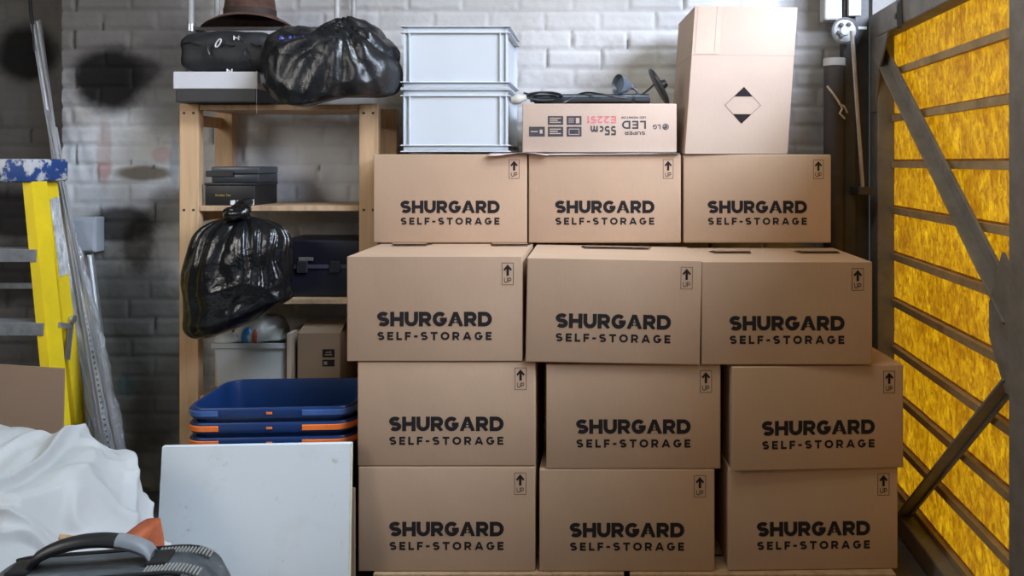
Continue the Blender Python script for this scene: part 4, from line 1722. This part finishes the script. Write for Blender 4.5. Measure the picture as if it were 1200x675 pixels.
# ribbed corner guards
for yy in (-.030, .042):
    for sx_ in (1,):
        q = B()
        for i in range(16):
            t = i / 15
            x = .100 + .095 * t
            zc = topz(x) + .0002
            ang = math.atan2(topz(x + .004) - topz(x - .004), .008)
            q.box((-.0018, -.014, -.0016), (.0018, .014, .0018), .0006, 1, Matrix.Translation((x, yy, zc - (.004 if yy < -.05 and t > .8 else 0))) @ Matrix.Rotation(-ang, 4, 'Y'))
        q.build('ribbed_corner_guard', simple('pale_rubber', (.26, .255, .24), .5), sk, local=True)
hd = B()
hp = []
for i in range(25):
    t = i / 24
    x = -.120 + .220 * t
    hp.append((x, .004, topz(x) + .006 + .040 * sin(pi * t) ** .55))
rings = []
for i, p in enumerate(hp):
    t = i / 24
    th_ = .0125
    wd_ = .019
    rings.append([(p[0], p[1] + wd_ * cos(a) * 1.0, p[2] + th_ * sin(a)) for a in [2 * pi * k_ / 12 for k_ in range(12)]])
hd.loft(rings, cap0=True, cap1=True)
hd.build('carry_handle', M['black_plastic'], sk, smooth=True, local=True)
q = B()
rings = []
for i in range(17, 25):
    p = hp[i]
    rings.append([(p[0], p[1] + .0205 * cos(a), p[2] + .0138 * sin(a)) for a in [2 * pi * k_ / 12 for k_ in range(12)]])
q.loft(rings, cap0=True, cap1=True)
q.build('worn_handle_end', simple('worn_grey_plastic', (.22, .235, .26), .45), sk, smooth=True, local=True)
for x in (-.135, .112):
    B().box((x - .02, -.022, topz(x) - .003), (x + .02, .030, topz(x) + .008), .004).build('handle_mount', M['black_plastic'], sk, local=True)
for x in (-.17, .17):
    for y in (-.06, .06):
        B().lathe([(0, -.012), (.022, -.012), (.025, -.008), (.025, .008), (.022, .012), (0, .012)], 18, Matrix.Translation((x, y, .0255)) @ Matrix.Rotation(pi / 2, 4, 'Y')).build('wheel', M['black_plastic'], sk, smooth=True, local=True)

# ------------------------------------------------------------------ step ladder
ld_ = thing('step_ladder', 'yellow fibreglass step ladder with paint-splashed blue top cap', 'ladder', (-2.3, 2.95, 0))


def channel(a, c, w, dp, mat, name):
    """C-section stile from a to c: web faces +X, flanges run towards -X"""
    a, c = Vector(a), Vector(c)
    q = B()
    t = .004
    for o_, s_ in ((Vector((0, 0, 0)), (t, dp)), (Vector((-w / 2, -dp / 2, 0)), (w, t)), (Vector((-w / 2, dp / 2, 0)), (w, t))):
        q.bar(a + o_, c + o_, s_[0], s_[1], up=(0, 1, 0))
    return q.build(name, mat, ld_)


fr_t, fr_b = Vector((X(46, 2.92), 2.92, 1.430)), Vector((X(91, 2.80), 2.80, .0))
re_t, re_b = Vector((X(60, 3.02), 3.02, 1.430)), Vector((X(108, 3.30), 3.30, .0))
fl_t, fl_b = Vector((-2.58, 2.92, 1.43)), Vector((-2.72, 2.80, 0))
rl_t, rl_b = Vector((-2.58, 3.02, 1.43)), Vector((-2.70, 3.30, 0))
channel(fr_t, fr_b, .035, .075, M['yellow'], 'front_stile')
channel(fl_t, fl_b, .035, .075, M['yellow'], 'front_stile')
channel(re_t, re_b, .03, .06, M['yellow'], 'rear_stile')
channel(rl_t, rl_b, .03, .06, M['yellow'], 'rear_stile')
M['tread'] = simple('grey_aluminium_tread', (.30, .31, .32), .45, metal=.5, var=.2, nscale=30)
for z in (Zz(292, 2.9), Zz(378, 2.86), .58, .28):
    t = 1 - z / 1.43
    a = fr_t.lerp(fr_b, t)
    c = fl_t.lerp(fl_b, t)
    q = B()
    q.box((c.x + .002, a.y - .045, z - .004), (a.x - .004, a.y + .045, z + .004), .001)
    q.box((c.x + .002, a.y - .047, z - .042), (a.x - .004, a.y - .043, z + .004), .001)
    q.box((c.x + .002, a.y + .043, z - .030), (a.x - .004, a.y + .047, z + .004), .001)
    q.build('tread', M['tread'], ld_)
for z in (1.0, .55, .2):
    t = 1 - z / 1.43
    B().bar(rl_t.lerp(rl_b, t), re_t.lerp(re_b, t), .02, .02).build('rear_bar', M['tread'], ld_)
k = N('blue_cap_with_paint')
c = k.mix(k.fac(k.noise(11, 6, .7), .50, .56), (.016, .055, .20), (.50, .50, .50))
k.set(col=c, rough=.6)
q = B()
q.box((-2.66, 2.865, 1.425), (X(59, 2.97), 3.075, 1.512), .010)
q.build('top_cap', k.m, ld_, smooth=True)
cp = ld_.children[-1]
q = B()
a0, a1 = re_t.lerp(re_b, .05), re_t.lerp(re_b, .27)
q.bar(a0 + Vector((.004, 0, 0)), a1 + Vector((.004, 0, 0)), .002, .050, up=(0, 1, 0))
q.build('safety_label', simple('white_printed_label', (.55, .56, .56), .5, var=.5, nscale=60, stretch=(1, 1, .4)), ld_)
q = B()
hs, he = fr_t.lerp(fr_b, .38) + Vector((.008, .02, 0)), re_t.lerp(re_b, .42) + Vector((.008, 0, 0))
q.bar(hs, he, .006, .02)
q.bar(he + Vector((.002, 0, .04)), he + Vector((.004, -.03, -.13)), .006, .026, up=(0, 1, 0))
q.lathe([(0, 0), (.016, 0), (.016, .01), (0, .012)], 12, Matrix.Translation(he + Vector((.005, -.002, .03))) @ Matrix.Rotation(pi / 2, 4, 'Y'))
q.build('hinge_bracket', M['zinc'], ld_)

# brown board in front of the ladder
q = B()
tl, tr_ = Vector((-2.35, 2.735, Zz(424, 2.72))), Vector((X(75, 2.735), 2.735, Zz(432, 2.735)))
bl, br = Vector((-2.35, 2.665, .0)), Vector((X(78, 2.70), 2.665, .0))
o2 = Vector((0, .006, 0))
q.loft([[bl, br, tr_, tl], [p + o2 for p in (bl, br, tr_, tl)]], cap0=True, cap1=True)
tag(q.build('cardboard_sheet', M['kraft_dull']), 'flat brown cardboard sheet leaning against the yellow ladder behind the white sheet', 'cardboard')

# ------------------------------------------------------------------ metal rails leaning in the corner
RG = 'metal rails leaning beside the ladder'


def rail(p0, p1, label, w=.022, perf=False, t=.012, mat=None, nm='metal_rail'):
    a, c = Vector(p0), Vector(p1)
    q = B()
    # U profile: web and two lips
    q.bar(a, c, w, .0016, up=(0, 1, 0))
    z = (c - a).normalized()
    side = Vector((0, 1, 0)).cross(z).normalized()
    for s in (-1, 1):
        q.bar(a + side * s * w / 2 + Vector((0, -t / 2, 0)), c + side * s * w / 2 + Vector((0, -t / 2, 0)), .0016, t, up=(0, 1, 0))
    o = q.build(nm, mat or M['alu'], None)
    tag(o, label, 'rail', RG)
    if perf:
        L = (c - a).length
        pb = B()
        n_ = int(L / .024)
        for i in range(n_):
            pc = a + z * (.012 + i * .024)
            mt_ = Matrix((side, z, side.cross(z))).transposed().to_4x4()
            mt_.translation = pc + Vector((0, -.0025, 0))
            pb.lathe([(.0, -.0008), (.0052, -.0008), (.0052, .0008), (0, .0008)], 8, mt_)
        # dark punched holes belong to this rail
        h = pb.build('punched_holes', M['steel_dark'], o)
        h['kind'] = 'stuff'
    return o


def Rl(px0, py0, d0, px1, py1, d1):
    """rail through two picture points, run down to the floor"""
    a, c = P(px0, py0, d0), P(px1, py1, d1)
    v = c - a
    t = (0.005 - a.z) / v.z
    return a, a + v * t


rail(*Rl(40, 26, 3.44, 116, 490, 3.14), 'tallest bare metal rail, leftmost of the leaning bundle', .018)
rail(*Rl(45, 24, 3.50, 108, 500, 3.22), 'bare metal rail with a bright edge, second in the leaning bundle', .026)
rail(*Rl(56, 130, 3.36, 132, 500, 3.06), 'narrow metal rail running at the steepest slant in the bundle', .012)
rail(*Rl(64, 150, 3.455, 124, 500, 3.22), 'perforated metal rail inside the clear plastic sleeve', .024, perf=True)
rail(*Rl(107, 298, 3.42, 133, 500, 3.28), 'short bright metal rail below the grey wall box', .020)
q = B()
q.tube([P(38, 28, 3.40), P(36, 10, 3.41), P(34, -20, 3.42)], .007, 8)
q.tube([P(40, 60, 3.40), P(38, 28, 3.40)], .004, 8)
rt = q.build('black_tube', M['black_plastic'], smooth=True)
tag(rt, 'thin black tube sticking up at the top of the metal rails', 'tube')
# clear wrinkled sleeve
k = N('clear_wrinkled_film')
tb_ = k.n('ShaderNodeBsdfTransparent')
gl = k.n('ShaderNodeBsdfGlossy')
gl.inputs['Roughness'].default_value = .12
df = k.n('ShaderNodeBsdfDiffuse')
df.inputs[0].default_value = (.75, .76, .78, 1)
m1 = k.n('ShaderNodeMixShader')
fr = k.n('ShaderNodeFresnel')
fr.inputs[0].default_value = 1.45
m2 = k.n('ShaderNodeMixShader')
m2.inputs[0].default_value = .26
k.l(tb_.outputs[0], m2.inputs[1])
k.l(df.outputs[0], m2.inputs[2])
k.l(k.fac(fr.outputs[0], 0, 1, .10, .8), m1.inputs[0])
k.l(m2.outputs[0], m1.inputs[1])
k.l(gl.outputs[0], m1.inputs[2])
bp = k.n('ShaderNodeBump')
bp.inputs['Strength'].default_value = .9
bp.inputs['Distance'].default_value = .02
k.l(k.noise(24, 5, .65), bp.inputs['Height'])
for s_ in (gl, fr):
    k.l(bp.outputs[0], s_.inputs['Normal'])
k.l(m1.outputs[0], k.out.inputs[0])
q = B()
s0, s1 = Vector(P(72, 248, 3.38)), Vector(P(134, 545, 3.17))


def slv(i, j):
    u = 2 * pi * i / 36
    t = j / 70
    c_ = s0.lerp(s1, t)
    w = (.030 + .035 * min(1, t * 2.2)) + .010 * noise.noise(Vector((u * 2, t * 9, 0)))
    dp = .026 + .008 * noise.noise(Vector((u * 2, t * 12, 5)))
    f = .010 * noise.noise(Vector((cos(u) * 3, sin(u) * 3, t * 26)))
    return c_ + Vector(((w + f) * cos(u), (dp + f) * sin(u), 0))


q.grid(36, 71, slv, wrap=True)
tag(q.build('plastic_sleeve', k.m, smooth=True, angle=None), 'clear crinkled plastic sleeve pulled over the metal rails', 'sleeve')

# grey electrical box on the wall
eb = thing('junction_box', 'grey electrical box fixed to the sooty brick wall by the rails', 'electrical box', P(104, 295, 3.49))
ex0, ex1, ez0, ez1 = X(91, 3.46), X(118, 3.46), Zz(295, 3.46), Zz(254, 3.46)
B().box((ex0, 3.425, ez0), (ex1, 3.49, ez1), .006).build('enclosure', M['elec'], eb)
B().box((ex0 + .006, 3.418, ez0 + .008), (ex1 - .006, 3.4255, ez1 - .008), .003).build('cover', M['elec'], eb)
q = B()
for x in (ex0 + .016, ex1 - .016):
    for zz in (ez0 + .02, ez1 - .02):
        q2 = B().lathe([(0, 0), (.004, 0), (.0035, .002), (0, .0022)], 8, Matrix.Translation((x, 3.4178, zz)) @ Matrix.Rotation(pi / 2, 4, 'X'))
        q2.build('screw', M['zinc'], eb)

# ------------------------------------------------------------------ things by the door jamb
ip = thing('insulated_pipe', 'dark brown wrapped pipe with a pale top band beside the door', 'pipe', (X(981, 3.36), 3.40, 0))
xq = X(981, 3.36)
B().lathe([(0, 0), (.046, 0), (.047, .9), (.045, 1.93), (.0, 1.93)], 24, Matrix.Translation((xq, 3.40, 0))).build('wrapped_tube', simple('dark_brown_wrap', (.035, .026, .024), .6, var=.3), ip, smooth=True)
B().lathe([(.0, 1.925), (.048, 1.925), (.0475, 1.958), (0, 1.96)], 24, Matrix.Translation((xq, 3.40, 0))).build('top_band', M['pale_metal'], ip, smooth=True)
q = B()
pts = [P(969, 101, 3.335), P(975, 108, 3.33), P(982, 118, 3.33), P(987, 127, 3.335), P(984, 133, 3.33), P(990, 139, 3.335)]
q.tube(pts, .0045, 8)
q.tube([P(983, 122, 3.328), P(989, 124, 3.328), P(993, 132, 3.33)], .0035, 8)
tag(q.build('twine', M['rope'], smooth=True), 'frayed beige twine tied on the dark wrapped pipe', 'twine')

pd = P(990, 36, 3.33)
pu = thing('pulley_wheel', 'pale metal pulley wheel with bolts at the top of the door post', 'pulley', pd)
fw_ = Matrix.Translation(pd) @ Matrix.Rotation(pi / 2, 4, 'X')
B().lathe([(0, -.02), (.050, -.02), (.056, -.012), (.056, -.002), (.048, .004), (.022, .004), (.020, .010), (0, .010)], 36, fw_).build('disc', simple('worn_white_paint', (.36, .36, .35), .5, var=.25, nscale=30), pu, smooth=True)
B().lathe([(.049, .0), (.058, .0), (.058, .006), (.049, .006)], 36, fw_).build('dark_rim', M['steel_dark'], pu, smooth=True)
for a in (60, 125, 200, 235):
    B().lathe([(0, 0), (.010, 0), (.010, .010), (0, .011)], 6, Matrix.Translation(pd + Vector((.030 * cos(R(a)), -.004, .030 * sin(R(a))))) @ Matrix.Rotation(pi / 2, 4, 'X')).build('bolt', M['steel_dark'], pu)
B().bar(pd + Vector((.02, .01, .012)), pd + Vector((.10, .03, .016)), .02, .012).build('bracket', M['pale_metal'], pu)

rd = thing('latch_rod', 'long thin steel latch rod running down the door post from the pulley', 'rod', P(1012, 226, 3.30))
B().tube([P(998, 36, 3.285), P(1000, 60, 3.29), P(1006, 150, 3.30), P(1011, 220, 3.30)], .0085, 10).build('rod', simple('worn_rod_metal', (.36, .33, .30), .45, metal=.5), rd, smooth=True)
q = B().box(P(1004, 228, 3.30) + Vector((0, -.02, 0)), P(1021, 219, 3.30) + Vector((0, .11, 0)), .003)
q.build('guide_bracket', M['steel_dark'], rd)
